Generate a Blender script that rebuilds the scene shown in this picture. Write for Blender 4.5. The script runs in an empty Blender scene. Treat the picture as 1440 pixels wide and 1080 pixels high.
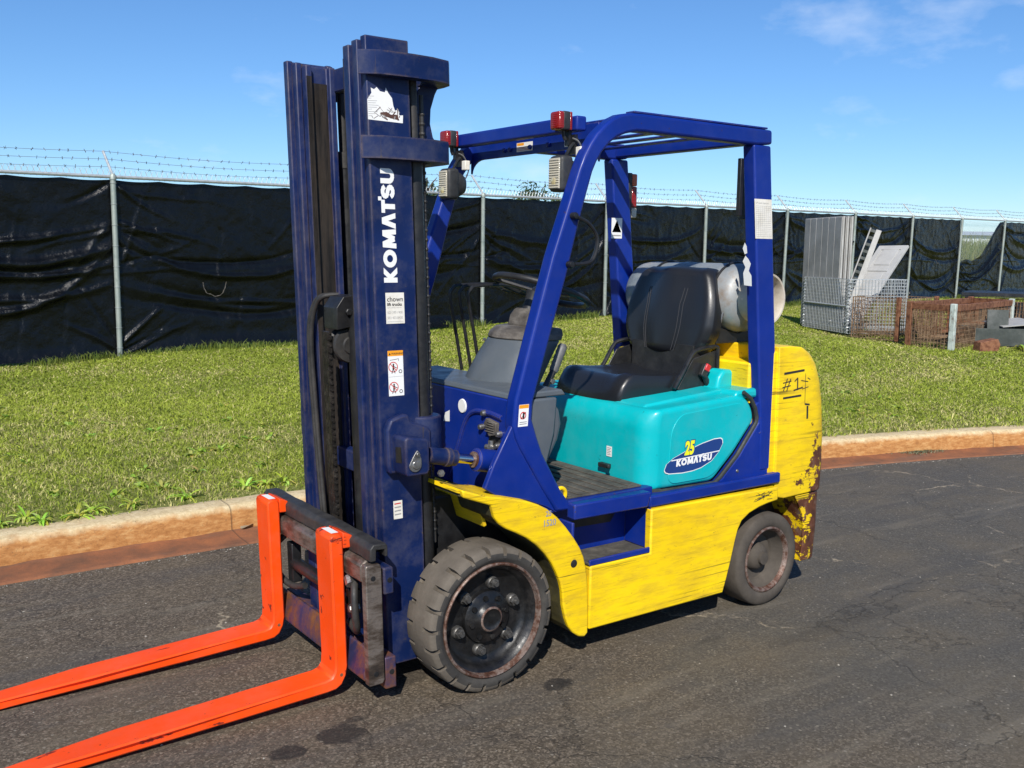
import bpy, bmesh, math, random
import numpy as np
from mathutils import Vector, Matrix
random.seed(7); np.random.seed(7)
scene = bpy.context.scene
COL = scene.collection
R = math.radians

# ------------------------------------------------------------------ camera
cam_d = bpy.data.cameras.new('camera'); cam = bpy.data.objects.new('camera', cam_d); COL.objects.link(cam)
YAW, PITCH, ROLL = .6257, .1348, .0125
fw = Vector((math.sin(YAW)*math.cos(PITCH), math.cos(YAW)*math.cos(PITCH), -math.sin(PITCH)))
rt = Vector((math.cos(YAW), -math.sin(YAW), 0)); up = rt.cross(fw)
r2 = rt*math.cos(ROLL)+up*math.sin(ROLL); u2 = up*math.cos(ROLL)-rt*math.sin(ROLL)
mw = Matrix((r2, u2, -fw)).transposed().to_4x4(); mw.translation = Vector((-1.8318, -2.7373, 1.5698))
cam.matrix_world = mw
cam_d.sensor_fit = 'HORIZONTAL'; cam_d.sensor_width = 36; cam_d.lens = 36*1375/1440
cam_d.clip_start = .05; cam_d.clip_end = 2000
scene.camera = cam

# ------------------------------------------------------------------ light
SUN_TO = Vector((-.80, -.95, 1.0)).normalized()
sun_d = bpy.data.lights.new('sun', 'SUN'); sun_d.energy = 4.4; sun_d.angle = R(.53); sun_d.color = (1, .955, .88)
sun = bpy.data.objects.new('sun', sun_d); COL.objects.link(sun)
sun.rotation_euler = SUN_TO.to_track_quat('Z', 'Y').to_euler(); sun.location = (-6, -7, 9)
world = bpy.data.worlds.new('World'); scene.world = world; world.use_nodes = True
wt = world.node_tree; wt.nodes.clear()
def wn(t, **k):
    n = wt.nodes.new(t)
    for a, b in k.items(): setattr(n, a, b)
    return n
sky = wn('ShaderNodeTexSky', sky_type='NISHITA', sun_disc=False)
sky.sun_elevation = math.asin(SUN_TO.z); sky.sun_rotation = math.atan2(SUN_TO.x, SUN_TO.y)
sky.altitude = 50; sky.air_density = 1.0; sky.dust_density = 0.0; sky.ozone_density = 10.0
tc = wn('ShaderNodeTexCoord')
mp = wn('ShaderNodeMapping'); mp.inputs['Scale'].default_value = (2.6, 2.6, 6.0); mp.inputs['Location'].default_value = (1.9, .6, .25)
nz = wn('ShaderNodeTexNoise'); nz.inputs['Scale'].default_value = 2.3; nz.inputs['Detail'].default_value = 7; nz.inputs['Roughness'].default_value = .56
cr = wn('ShaderNodeValToRGB'); cr.color_ramp.elements[0].position = .57; cr.color_ramp.elements[0].color = (0, 0, 0, 1)
cr.color_ramp.elements[1].position = .78; cr.color_ramp.elements[1].color = (.42, .42, .42, 1)
mixc = wn('ShaderNodeMixRGB'); mixc.inputs[2].default_value = (7.2, 7.9, 9.0, 1)
bg = wn('ShaderNodeBackground'); bg.inputs['Strength'].default_value = .101
wo = wn('ShaderNodeOutputWorld')
L = wt.links.new
L(tc.outputs['Generated'], mp.inputs['Vector']); L(mp.outputs[0], nz.inputs['Vector']); L(nz.outputs['Fac'], cr.inputs[0])
hs = wn('ShaderNodeHueSaturation'); hs.inputs['Saturation'].default_value = 1.03; L(sky.outputs[0], hs.inputs['Color']); L(hs.outputs[0], mixc.inputs[1]); L(cr.outputs[0], mixc.inputs[0]); L(mixc.outputs[0], bg.inputs['Color']); L(bg.outputs[0], wo.inputs[0])
vs = scene.view_settings; vs.view_transform = 'Standard'; vs.look = 'None'; vs.exposure = 0.35; vs.gamma = 1; vs.use_curve_mapping = False
scene.render.engine = 'CYCLES'; scene.render.resolution_x = 1024; scene.render.resolution_y = 768

# ------------------------------------------------------------------ materials
class M:
    def __init__(s, name, color=(.5, .5, .5), rough=.5, metal=0, spec=.5, coat=0):
        s.m = bpy.data.materials.new(name); s.m.use_nodes = True; s.t = s.m.node_tree
        s.b = s.t.nodes['Principled BSDF']; s.tc = None
        s.b.inputs['Base Color'].default_value = (*color, 1); s.b.inputs['Roughness'].default_value = rough
        s.b.inputs['Metallic'].default_value = metal; s.b.inputs['Specular IOR Level'].default_value = spec
        s.b.inputs['Coat Weight'].default_value = coat; s.b.inputs['Coat Roughness'].default_value = .15
        s.col = None
    def n(s, t, **k):
        x = s.t.nodes.new(t)
        for a, b in k.items():
            if hasattr(x, a): setattr(x, a, b)
            else: x.inputs[a].default_value = b
        return x
    def l(s, a, b): s.t.links.new(a, b)
    def coord(s, scale=(1, 1, 1), loc=(0, 0, 0), rot=(0, 0, 0), kind='Object'):
        if s.tc is None: s.tc = s.n('ShaderNodeTexCoord')
        m = s.n('ShaderNodeMapping'); m.inputs['Scale'].default_value = scale; m.inputs['Location'].default_value = loc; m.inputs['Rotation'].default_value = rot
        s.l(s.tc.outputs[kind], m.inputs['Vector']); return m.outputs[0]
    def noise(s, scale=5, detail=4, rough=.55, vec=None, dist=0):
        x = s.n('ShaderNodeTexNoise'); x.inputs['Scale'].default_value = scale; x.inputs['Detail'].default_value = detail
        x.inputs['Roughness'].default_value = rough; x.inputs['Distortion'].default_value = dist
        s.l(vec if vec is not None else s.coord(), x.inputs['Vector']); return x.outputs['Fac']
    def ramp(s, f, stops):
        x = s.n('ShaderNodeValToRGB'); e = x.color_ramp.elements
        while len(e) < len(stops): e.new(.5)
        for i, (p, c) in enumerate(stops):
            e[i].position = p; e[i].color = (*c, 1) if isinstance(c, tuple) else (c, c, c, 1)
        s.l(f, x.inputs[0]); return x.outputs[0]
    def math(s, op, a, b=None, clamp=False):
        x = s.n('ShaderNodeMath', operation=op, use_clamp=clamp)
        for i, v in enumerate((a, b)):
            if v is None: continue
            if isinstance(v, (int, float)): x.inputs[i].default_value = v
            else: s.l(v, x.inputs[i])
        return x.outputs[0]
    def mix(s, fac, a, b, mode='MIX'):
        x = s.n('ShaderNodeMixRGB', blend_type=mode)
        for i, v in enumerate((fac, a, b)):
            if isinstance(v, (int, float)): x.inputs[i].default_value = v
            elif isinstance(v, tuple): x.inputs[i].default_value = (*v, 1)
            else: s.l(v, x.inputs[i])
        return x.outputs[0]
    def color(s, c): s.l(c, s.b.inputs['Base Color']); s.col = c; return s
    def rough(s, f): s.l(f, s.b.inputs['Roughness']); return s
    def bump(s, h, strength=.3, dist=.01):
        x = s.n('ShaderNodeBump'); x.inputs['Strength'].default_value = strength; x.inputs['Distance'].default_value = dist
        s.l(h, x.inputs['Height']); s.l(x.outputs[0], s.b.inputs['Normal']); return s
    def pos(s):
        g = s.n('ShaderNodeNewGeometry'); x = s.n('ShaderNodeSeparateXYZ'); s.l(g.outputs['Position'], x.inputs[0]); return x.outputs

def paint(name, base, rough=.38, streak=(3, 3, 3), chip=.70, chipcol=(.03, .022, .018), fade=.25, coat=.15, dusty=.12, spec=.28, edge=0, edgecol=(.16, .11, .085)):
    m = M(name, base, rough, coat=coat, spec=spec)
    big = m.noise(2.2, 4, .6)
    d = tuple(min(1, c*(1+fade)+.002) for c in base); k = tuple(c*(1-fade) for c in base)
    c = m.ramp(big, [(.3, k), (.7, d)])
    dust = m.ramp(m.noise(9, 6, .7), [(.45, 0.), (.8, dusty)])
    c = m.mix(dust, c, (.30, .27, .22))
    st = m.ramp(m.noise(1, 5, .68, m.coord(streak)), [(chip, 0.), (chip+.035, 1.)])
    ch = m.ramp(m.noise(26, 5, .75), [(.675, 0.), (.70, .9)])
    c = m.mix(st, c, chipcol); c = m.mix(ch, c, chipcol)
    if edge:                                          # paint rubbed off the corners
        bv = m.n('ShaderNodeBevel', samples=4); bv.inputs['Radius'].default_value = edge; ge = m.n('ShaderNodeNewGeometry'); dt = m.n('ShaderNodeVectorMath', operation='DOT_PRODUCT')
        m.l(bv.outputs[0], dt.inputs[0]); m.l(ge.outputs['Normal'], dt.inputs[1])
        ew = m.math('MULTIPLY', m.ramp(dt.outputs['Value'], [(.86, 1.), (.992, 0.)]), m.ramp(m.noise(7, 6, .75, m.coord((1, 1, .45), loc=(2, 5, 1))), [(.40, 0.), (.54, 1.)]))
        c = m.mix(m.math('MULTIPLY', ew, .8), c, m.ramp(m.noise(40, 4, .7), [(.35, tuple(v*.4 for v in edgecol)), (.65, edgecol)]))
    m.color(c)
    m.rough(m.ramp(m.noise(14, 5, .7), [(.3, rough-.08), (.75, rough+.22)]))
    m.bump(m.noise(60, 3, .6), .06, .004)
    return m.m

MB = {}
MB['blue'] = paint('blue_paint', (.0016, .020, .205), .36, (4, 4, 14), .74, (.05, .03, .03), .16, .08, .035, edge=.006, edgecol=(.20, .15, .13))
MB['mast_blue'] = paint('mast_blue_paint', (.0028, .0130, .072), .40, (26, 26, 1.0), .64, (.060, .046, .040), .32, .05, .17, edge=.013, edgecol=(.15, .105, .08))
MB['teal'] = paint('teal_paint', (.0, .415, .445), .36, (5, 5, 9), .675, (.01, .11, .11), .09, .2, .10)
MB['orange'] = paint('orange_paint', (.86, .068, .002), .42, (5, 14, 16), .625, (.16, .022, .012), .10, .0, .10, edge=.007, edgecol=(.20, .05, .03))
MB['grey_plastic'] = paint('grey_plastic', (.085, .100, .115), .36, (7, 7, 7), .80, (.16, .16, .15), .12, 0, .10)

def yellow():
    m = M('yellow_paint', (.80, .56, .01), .42, spec=.35)
    c = m.ramp(m.noise(2.6, 4), [(.3, (.80, .52, .004)), (.7, (.92, .64, .006))])
    px = m.pos()
    # long horizontal scrapes
    s1 = m.ramp(m.noise(1, 4, .62, m.coord((1.3, 6, 85), rot=(0, .03, 0))), [(.59, 0.), (.66, .80)])
    s2 = m.ramp(m.noise(1, 4, .6, m.coord((4, 9, 170), loc=(3, 1, 2))), [(.625, 0.), (.70, .6)])
    gate = m.ramp(m.noise(2.4, 3, .5, m.coord((1, 1, 1), loc=(5, 2, 1))), [(.42, .12), (.60, 1.)])
    s = m.math('MULTIPLY', m.math('MAXIMUM', s1, s2), gate)
    c = m.mix(m.ramp(m.noise(5, 6, .72, m.coord((1, 1, 5))), [(.44, 0.), (.76, .65)]), c, (.40, .23, .03))
    c = m.mix(m.ramp(m.noise(30, 5, .75, m.coord((1, 1, 2.2))), [(.62, 0.), (.70, .55)]), c, (.16, .11, .03))
    c = m.mix(s, c, (.055, .04, .012))
    # rust blotches gathering on the low rear corner
    rx = m.math('MULTIPLY_ADD', px[0], 4.2); rx.node.inputs[2].default_value = -8.02
    rz = m.math('MULTIPLY_ADD', px[2], -2.4); rz.node.inputs[2].default_value = 1.75
    rz2 = m.math('ADD', rx, m.math('MINIMUM', rz, .62))
    blot = m.noise(7, 7, .72, m.coord((1, 1, 1.3)))
    rm = m.ramp(m.math('ADD', m.math('MULTIPLY', rz2, .34), m.math('MULTIPLY_ADD', blot, 1.5)), [(.575, 0.), (.60, 1.)])
    rm.node.inputs[0].links[0].from_node.inputs[1].links[0].from_node.inputs[2].default_value = -.27
    rc = m.ramp(m.noise(18, 6, .7), [(.3, (.045, .02, .014)), (.55, (.13, .045, .022)), (.75, (.20, .15, .12))])
    c = m.mix(rm, c, rc)
    m.color(c); m.rough(m.ramp(m.noise(16, 5, .7), [(.3, .34), (.7, .62)]))
    m.bump(m.math('ADD', m.noise(7, 3), m.math('MULTIPLY', s, -.25)), .10, .02)
    return m.m
MB['yellow'] = yellow()

def worn(name, cols, scale=9, rough=.45, metal=.6, bump=.2, stretch=(1, 1, 1)):
    m = M(name, (.2, .2, .2), rough, metal)
    f = m.noise(scale, 7, .72, m.coord(stretch)); n = len(cols)
    m.color(m.ramp(f, [(.3+.42*i/(n-1), c) for i, c in enumerate(cols)]))
    m.rough(m.ramp(m.noise(scale*2.3, 5, .7), [(.3, rough-.12), (.7, min(1, rough+.2))]))
    m.bump(m.noise(scale*4, 5, .7), bump, .004); return m.m
MB['worn_steel'] = worn('worn_steel', [(.030, .026, .026), (.10, .075, .058), (.24, .20, .17), (.07, .055, .05)], 7, .42, .6, .25, (1, 1, 3))
MB['worn_blue'] = worn('worn_blue_steel', [(.02, .022, .06), (.03, .03, .09), (.18, .07, .025), (.30, .13, .05)], 5, .5, .25, .25)
MB['grease'] = worn('greasy_track', [(.008, .0072, .0065), (.022, .0185, .0155), (.050, .039, .030), (.015, .013, .0115)], 5, .42, .3, .3, (7, 7, .5))
MB['black_rubber'] = worn('black_rubber', [(.012, .012, .012), (.03, .028, .026), (.05, .045, .04)], 12, .55, 0, .25)
MB['black_paint'] = worn('black_paint', [(.008, .008, .009), (.016, .016, .017), (.03, .028, .026)], 12, .36, .1, .1)
MB['hub_black'] = worn('hub_black', [(.006, .006, .0065), (.011, .011, .0115), (.035, .032, .03)], 18, .34, .2, .2)
MB['rust'] = worn('rust', [(.045, .018, .012), (.15, .055, .025), (.27, .12, .06), (.10, .04, .025)], 14, .75, .1, .4)
MB['rim_rust'] = worn('rim_rust', [(.022, .016, .014), (.10, .042, .024), (.24, .18, .15), (.06, .032, .024)], 24, .5, .35, .4)
MB['bolt'] = worn('bolt_steel', [(.16, .155, .15), (.34, .33, .31), (.5, .48, .45)], 30, .34, .85, .2)
MB['chain_dark'] = worn('oily_chain', [(.010, .009, .008), (.030, .026, .023), (.085, .073, .062)], 30, .38, .4, .3)
MB['nut'] = worn('nut_steel', [(.05, .048, .046), (.13, .125, .118), (.26, .25, .235)], 34, .42, .7, .2)
MB['shaded_yellow'] = worn('shaded_yellow_paint', [(.018, .016, .008), (.045, .039, .012), (.085, .07, .018)], 8, .7, 0, .3)  # dark olive: the shade on yellow paint put into the base colour
MB['chrome'] = M('chrome', (.62, .62, .63), .12, 1).m
MB['galv'] = worn('galvanised_steel', [(.34, .37, .37), (.46, .48, .48), (.58, .6, .6)], 16, .45, .4, .1)
MB['tank'] = worn('tank_metal', [(.12, .15, .175), (.22, .25, .27), (.31, .32, .32), (.24, .18, .13)], 5, .50, .2, .12)
MB['collar'] = worn('tank_collar', [(.40, .34, .26), (.56, .50, .41), (.66, .60, .51)], 8, .5, .1, .12)
MB['white'] = M('white_print', (.80, .79, .76), .55).m
MB['cream'] = worn('label_paper', [(.60, .55, .45), (.75, .71, .62), (.82, .79, .72)], 18, .55, 0, .05)
MB['print_black'] = M('black_print', (.02, .02, .022), .55).m
MB['print_grey'] = M('grey_print', (.30, .29, .28), .55).m
MB['print_red'] = M('red_print', (.55, .04, .03), .55).m
MB['print_orange'] = M('orange_print', (.85, .33, .01), .55).m
MB['print_yellow'] = M('yellow_print', (.83, .80, .02), .5).m
MB['print_blue'] = M('navy_print', (.012, .045, .19), .4).m
MB['torn_dark'] = worn('torn_label', [(.05, .02, .02), (.10, .045, .03), (.35, .30, .26)], 20, .6, 0, .2)
def lens(name, c):
    m = M(name, c, .12, 0, .6, .3); m.bump(m.math('SINE', m.math('MULTIPLY', m.pos()[2], 900)), .25, .002); return m.m
MB['lens_red'] = lens('red_lens', (.24, .010, .008)); MB['lens_orange'] = lens('orange_lens', (.62, .10, .02)); MB['lens_clear'] = lens('clear_lens', (.52, .48, .38))
MB['lens_glow'] = M('reflector', (.85, .70, .40), .15, .5).m
MB['housing'] = worn('lamp_housing', [(.014, .014, .015), (.028, .029, .03), (.045, .045, .045)], 20, .5, 0, .1)
m = M('vinyl', (.012, .013, .016), .34, 0, .5, .05); m.bump(m.noise(140, 3, .6), .12, .002)
m.rough(m.ramp(m.noise(6, 5, .6), [(.3, .27), (.7, .45)])); MB['vinyl'] = m.m
MB['thread'] = M('stitching', (.05, .05, .055), .7).m
MB['plastic_black'] = worn('black_plastic', [(.010, .010, .011), (.018, .018, .019), (.03, .03, .03)], 15, .42, 0, .1)
MB['buckle_red'] = M('buckle_red', (.55, .02, .03), .35).m
MB['grip'] = worn('grey_grip', [(.06, .06, .062), (.11, .11, .11), (.15, .15, .15)], 14, .5, 0, .2)
MB['worn_pad'] = worn('worn_pad', [(.035, .03, .026), (.09, .078, .065), (.20, .18, .155)], 9, .6, 0, .3, (1, 1, 2))
MB['floor_mat'] = worn('floor_mat', [(.03, .028, .024), (.075, .068, .055), (.14, .125, .10)], 13, .8, 0, .35)
MB['seal'] = worn('rubber_seal', [(.012, .014, .013), (.03, .034, .03), (.06, .06, .05)], 14, .55, 0, .15)

def tyre(name, a, b, c):
    m = M(name, a, .8, 0, .3)
    m.color(m.ramp(m.noise(7, 7, .7), [(.3, a), (.55, b), (.8, c)]))
    m.bump(m.noise(70, 5, .7), .35, .004); return m.m
MB['tyre'] = tyre('tyre_rubber', (.088, .074, .058), (.128, .108, .085), (.175, .150, .120))
MB['tyre_side'] = tyre('tyre_sidewall', (.028, .026, .024), (.048, .044, .039), (.085, .076, .065))
MB['tyre_rear'] = tyre('rear_tyre_rubber', (.050, .042, .034), (.080, .067, .054), (.12, .10, .08))

# ------------------------------------------------------------------ mesh helpers
def finish(name, bm, mats, parent=None, sharp=38, bevel=0, seg=2, loc=None, kind=None):
    me = bpy.data.meshes.new(name)
    bmesh.ops.recalc_face_normals(bm, faces=bm.faces[:]); bm.to_mesh(me); bm.free()
    if not isinstance(mats, (list, tuple)): mats = [mats]
    for k in mats: me.materials.append(MB[k] if isinstance(k, str) else k)
    me.shade_smooth(); me.set_sharp_from_angle(angle=R(sharp))
    o = bpy.data.objects.new(name, me); COL.objects.link(o)
    if bevel:
        b = o.modifiers.new('bevel', 'BEVEL'); b.width = bevel; b.segments = seg; b.limit_method = 'ANGLE'; b.angle_limit = R(35)
    if parent is not None:
        o.parent = parent
        if parent.type == 'EMPTY': o.location = -Vector(parent['base']) if 'base' in parent else (0, 0, 0)
    if loc is not None: o.location = Vector(o.location)+Vector(loc)
    if kind: o['kind'] = kind
    return o
def empty(name, loc, label, cat, group=None):
    o = bpy.data.objects.new(name, None); COL.objects.link(o); o.location = loc; o.empty_display_size = .2
    o['label'] = label; o['category'] = cat
    if group: o['group'] = group
    return o
def based(name, loc, label, cat, group=None):        # empty whose children are given in world coordinates
    o = empty(name, loc, label, cat, group); o['base'] = tuple(loc); return o
def tag(o, label, cat, group=None):
    o['label'] = label; o['category'] = cat
    if group: o['group'] = group
    return o
def struct(o): o['kind'] = 'structure'; return o
B = bmesh.new
def setmi(fs, mi):
    for f in fs: f.material_index = mi
def box(bm, x0, x1, y0, y1, z0, z1, mi=0, mat=None):
    v = [bm.verts.new((x, y, z)) for x in (x0, x1) for y in (y0, y1) for z in (z0, z1)]
    if mat is not None:
        for q in v: q.co = mat @ q.co
    f = [bm.faces.new([v[i] for i in q]) for q in ((0, 1, 3, 2), (4, 6, 7, 5), (0, 4, 5, 1), (2, 3, 7, 6), (0, 2, 6, 4), (1, 5, 7, 3))]
    setmi(f, mi); return v
def prism(bm, pts, ax, a, b, mi=0):                 # outline in the plane across axis ax
    def P(p, t): return {'y': (p[0], t, p[1]), 'x': (t, p[0], p[1]), 'z': (p[0], p[1], t)}[ax]
    A = [bm.verts.new(P(p, a)) for p in pts]; Bv = [bm.verts.new(P(p, b)) for p in pts]; n = len(pts)
    f = [bm.faces.new(A), bm.faces.new(Bv[::-1])]
    for i in range(n): f.append(bm.faces.new([A[i], Bv[i], Bv[(i+1) % n], A[(i+1) % n]]))
    setmi(f, mi); return A+Bv
def tube(bm, pts, r, seg=10, mi=0, cap=True, closed=False):
    pts = [Vector(p) for p in pts]; n = len(pts); rings = []; T0 = None
    rr = r if isinstance(r, (list, tuple)) else [r]*n
    for i, p in enumerate(pts):
        t = ((pts[(i+1) % n]-pts[i-1]) if closed else (pts[min(i+1, n-1)]-pts[max(i-1, 0)])).normalized()
        if T0 is None:
            u = t.orthogonal().normalized()
        else:
            u = (T0-t*T0.dot(t)).normalized()
        T0 = u; w = t.cross(u)
        rings.append([bm.verts.new(p+(u*math.cos(2*math.pi*k/seg)+w*math.sin(2*math.pi*k/seg))*rr[i]) for k in range(seg)])
    fs = []
    for i in range(n if closed else n-1):
        a, b = rings[i], rings[(i+1) % n]
        for k in range(seg): fs.append(bm.faces.new([a[k], a[(k+1) % seg], b[(k+1) % seg], b[k]]))
    if cap and not closed: fs += [bm.faces.new(rings[0][::-1]), bm.faces.new(rings[-1])]
    setmi(fs, mi); return fs
def smooth_path(pts, sub=6):
    P = [Vector(p) for p in pts]; out = []
    for i in range(len(P)-1):
        p0, p1, p2, p3 = P[max(i-1, 0)], P[i], P[i+1], P[min(i+2, len(P)-1)]
        for k in range(sub):
            t = k/sub
            out.append(.5*((2*p1)+(p2-p0)*t+(2*p0-5*p1+4*p2-p3)*t*t+(3*p1-p0-3*p2+p3)*t**3))
    out.append(P[-1]); return out
def lathe(bm, prof, seg=48, ax='y', c=(0, 0, 0), mi=0, mis=None, close=False):     # prof: (radius, along axis)
    c = Vector(c); rings = []
    for r, a in prof:
        ring = []
        for k in range(seg):
            t = 2*math.pi*k/seg; q = (r*math.cos(t), r*math.sin(t))
            p = {'y': (q[0], a, q[1]), 'z': (q[0], q[1], a), 'x': (a, q[0], q[1])}[ax]
            ring.append(bm.verts.new(c+Vector(p)))
        rings.append(ring)
    for i in range(len(rings)-1):
        for k in range(seg):
            f = bm.faces.new([rings[i][k], rings[i][(k+1) % seg], rings[i+1][(k+1) % seg], rings[i+1][k]])
            f.material_index = mis[i] if mis else mi
    for j in (0, -1):
        if prof[j][0] < .0006 or close:
            f = bm.faces.new(rings[j]); f.material_index = (mis[j] if mis else mi)
    return rings
def hexnut(bm, c, r, h, ax='y', mi=0):
    lathe(bm, [(0.0005, -h), (r*.92, -h), (r, -h*.8), (r, 0)], 6, ax, c, mi)
def xform(bm, mat): bmesh.ops.transform(bm, matrix=mat, verts=bm.verts[:])
def text_geo(s, size, bold=0):
    cu = bpy.data.curves.new('t', 'FONT'); cu.body = s; cu.size = size; cu.offset = bold; cu.resolution_u = 3
    o = bpy.data.objects.new('t', cu); COL.objects.link(o)
    dg = bpy.context.evaluated_depsgraph_get(); e = o.evaluated_get(dg); me = e.to_mesh()
    vs_ = [tuple(v.co[:2]) for v in me.vertices]; fs = [tuple(p.vertices) for p in me.polygons]
    e.to_mesh_clear(); bpy.data.objects.remove(o); bpy.data.curves.remove(cu); return vs_, fs
class Decal:                                         # flat print on a plane
    def __init__(s, o, u, v, n=None):
        s.bm = B(); s.o = Vector(o); s.u = Vector(u).normalized(); s.v = Vector(v).normalized(); s.n = s.u.cross(s.v) if n is None else Vector(n).normalized()
    def P(s, a, b, k): return s.o+s.u*a+s.v*b+s.n*(.0006+.00025*k)
    def poly(s, pts, mi, k=0):
        f = s.bm.faces.new([s.bm.verts.new(s.P(a, b, k)) for a, b in pts]); f.material_index = mi
    def rect(s, a0, b0, a1, b1, mi, k=0): s.poly([(a0, b0), (a1, b0), (a1, b1), (a0, b1)], mi, k)
    def ring(s, a, b, r0, r1, mi, k=1, n=20, sq=1):
        for i in range(n):
            t, q = 2*math.pi*i/n, 2*math.pi*(i+1)/n
            s.poly([(a+r0*math.cos(t)*sq, b+r0*math.sin(t)), (a+r1*math.cos(t)*sq, b+r1*math.sin(t)), (a+r1*math.cos(q)*sq, b+r1*math.sin(q)), (a+r0*math.cos(q)*sq, b+r0*math.sin(q))], mi, k)
    def disc(s, a, b, r, mi, k=1, n=14): s.poly([(a+r*math.cos(2*math.pi*i/n), b+r*math.sin(2*math.pi*i/n)) for i in range(n)], mi, k)
    def line(s, p, q, w, mi, k=1):
        p, q = Vector(p), Vector(q); d = (q-p).normalized(); m_ = Vector((-d.y, d.x))*w/2
        s.poly([tuple(p+m_), tuple(p-m_), tuple(q-m_), tuple(q+m_)], mi, k)
    def text(s, t, a, b, size, mi, k=1, bold=0, sx=1, shear=0):
        vs_, fs = text_geo(t, size, bold)
        vv = [s.bm.verts.new(s.P(a+x*sx+y*shear, b+y, k)) for x, y in vs_]
        for f in fs:
            try: g = s.bm.faces.new([vv[i] for i in f]); g.material_index = mi
            except ValueError: pass
    def logo(s, a, b, h, length, mi, k=1, shear=0, slope=0):      # heavy seven-letter wordmark made of strokes
        W = .26
        def S(*p): return ('s', p)
        def arc(cx, cy, rx, ry, t0, t1, n=9): return [(cx+rx*math.cos(R(t0+(t1-t0)*i/n)), cy+ry*math.sin(R(t0+(t1-t0)*i/n))) for i in range(n+1)]
        letters = [(.80, [[(.15, -.1), (.15, 1.1)], [(.22, .42), (.72, 1.12)], [(.26, .56), (.75, -.14)]]),
                   (.98, ['O']),
                   (1.02, [[(.13, -.1), (.2, 1.1)], [(.2, 1.05), (.5, .12)], [(.5, .12), (.8, 1.05)], [(.8, 1.1), (.87, -.1)]]),
                   (.80, [[(.10, -.1), (.40, 1.08)], [(.40, 1.08), (.70, -.1)]]),
                   (.72, [[(.0, .87), (.66, .87)], [(.33, -.1), (.33, 1.0)]]),
                   (.76, [arc(.36, .69, .23, .18, 20, 270)+arc(.36, .31, .23, .18, 90, -160)[1:]]),
                   (.82, [[(.14, 1.1), (.14, .42)]+arc(.39, .38, .25, .25, 180, 360)+[(.64, .42), (.64, 1.1)]])]
        tot = sum(l[0] for l in letters); sc = length/tot; x = 0; j = 0
        def put(poly):
            nonlocal j
            out = poly
            for lim, sg in ((0, 1), (1, -1)):
                res = []
                for i in range(len(out)):
                    p, q = out[i], out[(i+1) % len(out)]; ip, iq = (p[1]-lim)*sg >= 0, (q[1]-lim)*sg >= 0
                    if ip: res.append(p)
                    if ip != iq:
                        t = (lim-p[1])/(q[1]-p[1]); res.append((p[0]+(q[0]-p[0])*t, lim))
                out = res
                if len(out) < 3: return
            s.poly([(a+(x+u)*sc+v*shear*h, b+v*h+slope*(x+u)*sc) for u, v in out], mi, k+.12*(j % 9)); j += 1
        for wd, st in letters:
            for q in st:
                if q == 'O':
                    n = 26
                    for i in range(n):
                        t, w = 2*math.pi*i/n, 2*math.pi*(i+1)/n
                        put([(.46+.46*math.cos(t), .5+.5*math.sin(t)), (.46+.46*math.cos(w), .5+.5*math.sin(w)), (.46+.19*math.cos(w), .5+.22*math.sin(w)), (.46+.19*math.cos(t), .5+.22*math.sin(t))]); 
                    continue
                for i in range(len(q)-1):
                    p, r_ = Vector(q[i]), Vector(q[i+1]); d = (r_-p).normalized(); nn = Vector((-d.y, d.x))*W/2; e = d*(.06 if len(q) > 2 else 0)
                    put([tuple(p-nn-e), tuple(r_-nn+e), tuple(r_+nn+e), tuple(p+nn-e)])
            x += wd
        x = 0; t0 = sum(l[0] for l in letters[:5])
        s.poly([(a+(t0+u)*sc+v*shear*h, b+v*h+slope*(t0+u)*sc) for u, v in ((-.10, .97), (.10, .97), (.10, 1.22), (-.10, 1.22))], mi, k+1.2)
    def done(s, name, mats, parent, mat=None):
        if mat is not None: xform(s.bm, mat)
        me = bpy.data.meshes.new(name); s.bm.to_mesh(me); s.bm.free()
        for q in mats: me.materials.append(MB[q])
        o = bpy.data.objects.new(name, me); COL.objects.link(o); o.parent = parent
        if parent.type == 'EMPTY' and 'base' in parent: o.location = -Vector(parent['base'])
        return o
# ------------------------------------------------------------------ setting: ground, kerb, lawn
KX = np.array([-60, -12, -6, -3, -1.2, 0, 1, 2, 3, 4.17, 5.1, 6.08, 7.5, 9.5, 12, 16, 24, 40]); KY = np.array([2.9, 2.3, 2.2, 2.2, 2.22, 2.215, 2.17, 2.07, 1.92, 1.69, 1.45, 1.14, .58, -.35, -1.75, -4.3, -9.8, -22])
def yk0(X): return np.interp(X, KX, KY)
def yk(X):                                            # smoothed kerb line
    return sum(yk0(np.asarray(X)+d) for d in (-.8, -.4, 0, .4, .8))/5
def zf(X): return np.clip(.15+.0264*(X-1.4), .12, .38)
def yf(X): return 10.36+.1095*(X-1.406)
def ter(X, Y):
    b = yk(X)+.40; s = np.clip((Y-b)/(yf(X)-b), 0, 1.0)
    e = np.clip((Y-b)/.8, 0, 1)
    return .147+(zf(X)-.15)*s+e*(.018*np.sin(X*1.1+Y*.6)+.012*np.sin(X*2.3-Y*1.7+1))
def grid_obj(name, X, Y, Z, mats, smooth=True):
    n, m_ = X.shape; v = np.stack([X, Y, Z], -1).reshape(-1, 3); i = np.arange(n*m_).reshape(n, m_)
    f = np.stack([i[:-1, :-1], i[1:, :-1], i[1:, 1:], i[:-1, 1:]], -1).reshape(-1, 4)
    me = bpy.data.meshes.new(name); me.from_pydata(v.tolist(), [], f.tolist())
    for q in mats: me.materials.append(q)
    if smooth: me.shade_smooth()
    o = bpy.data.objects.new(name, me); COL.objects.link(o); return o

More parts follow.
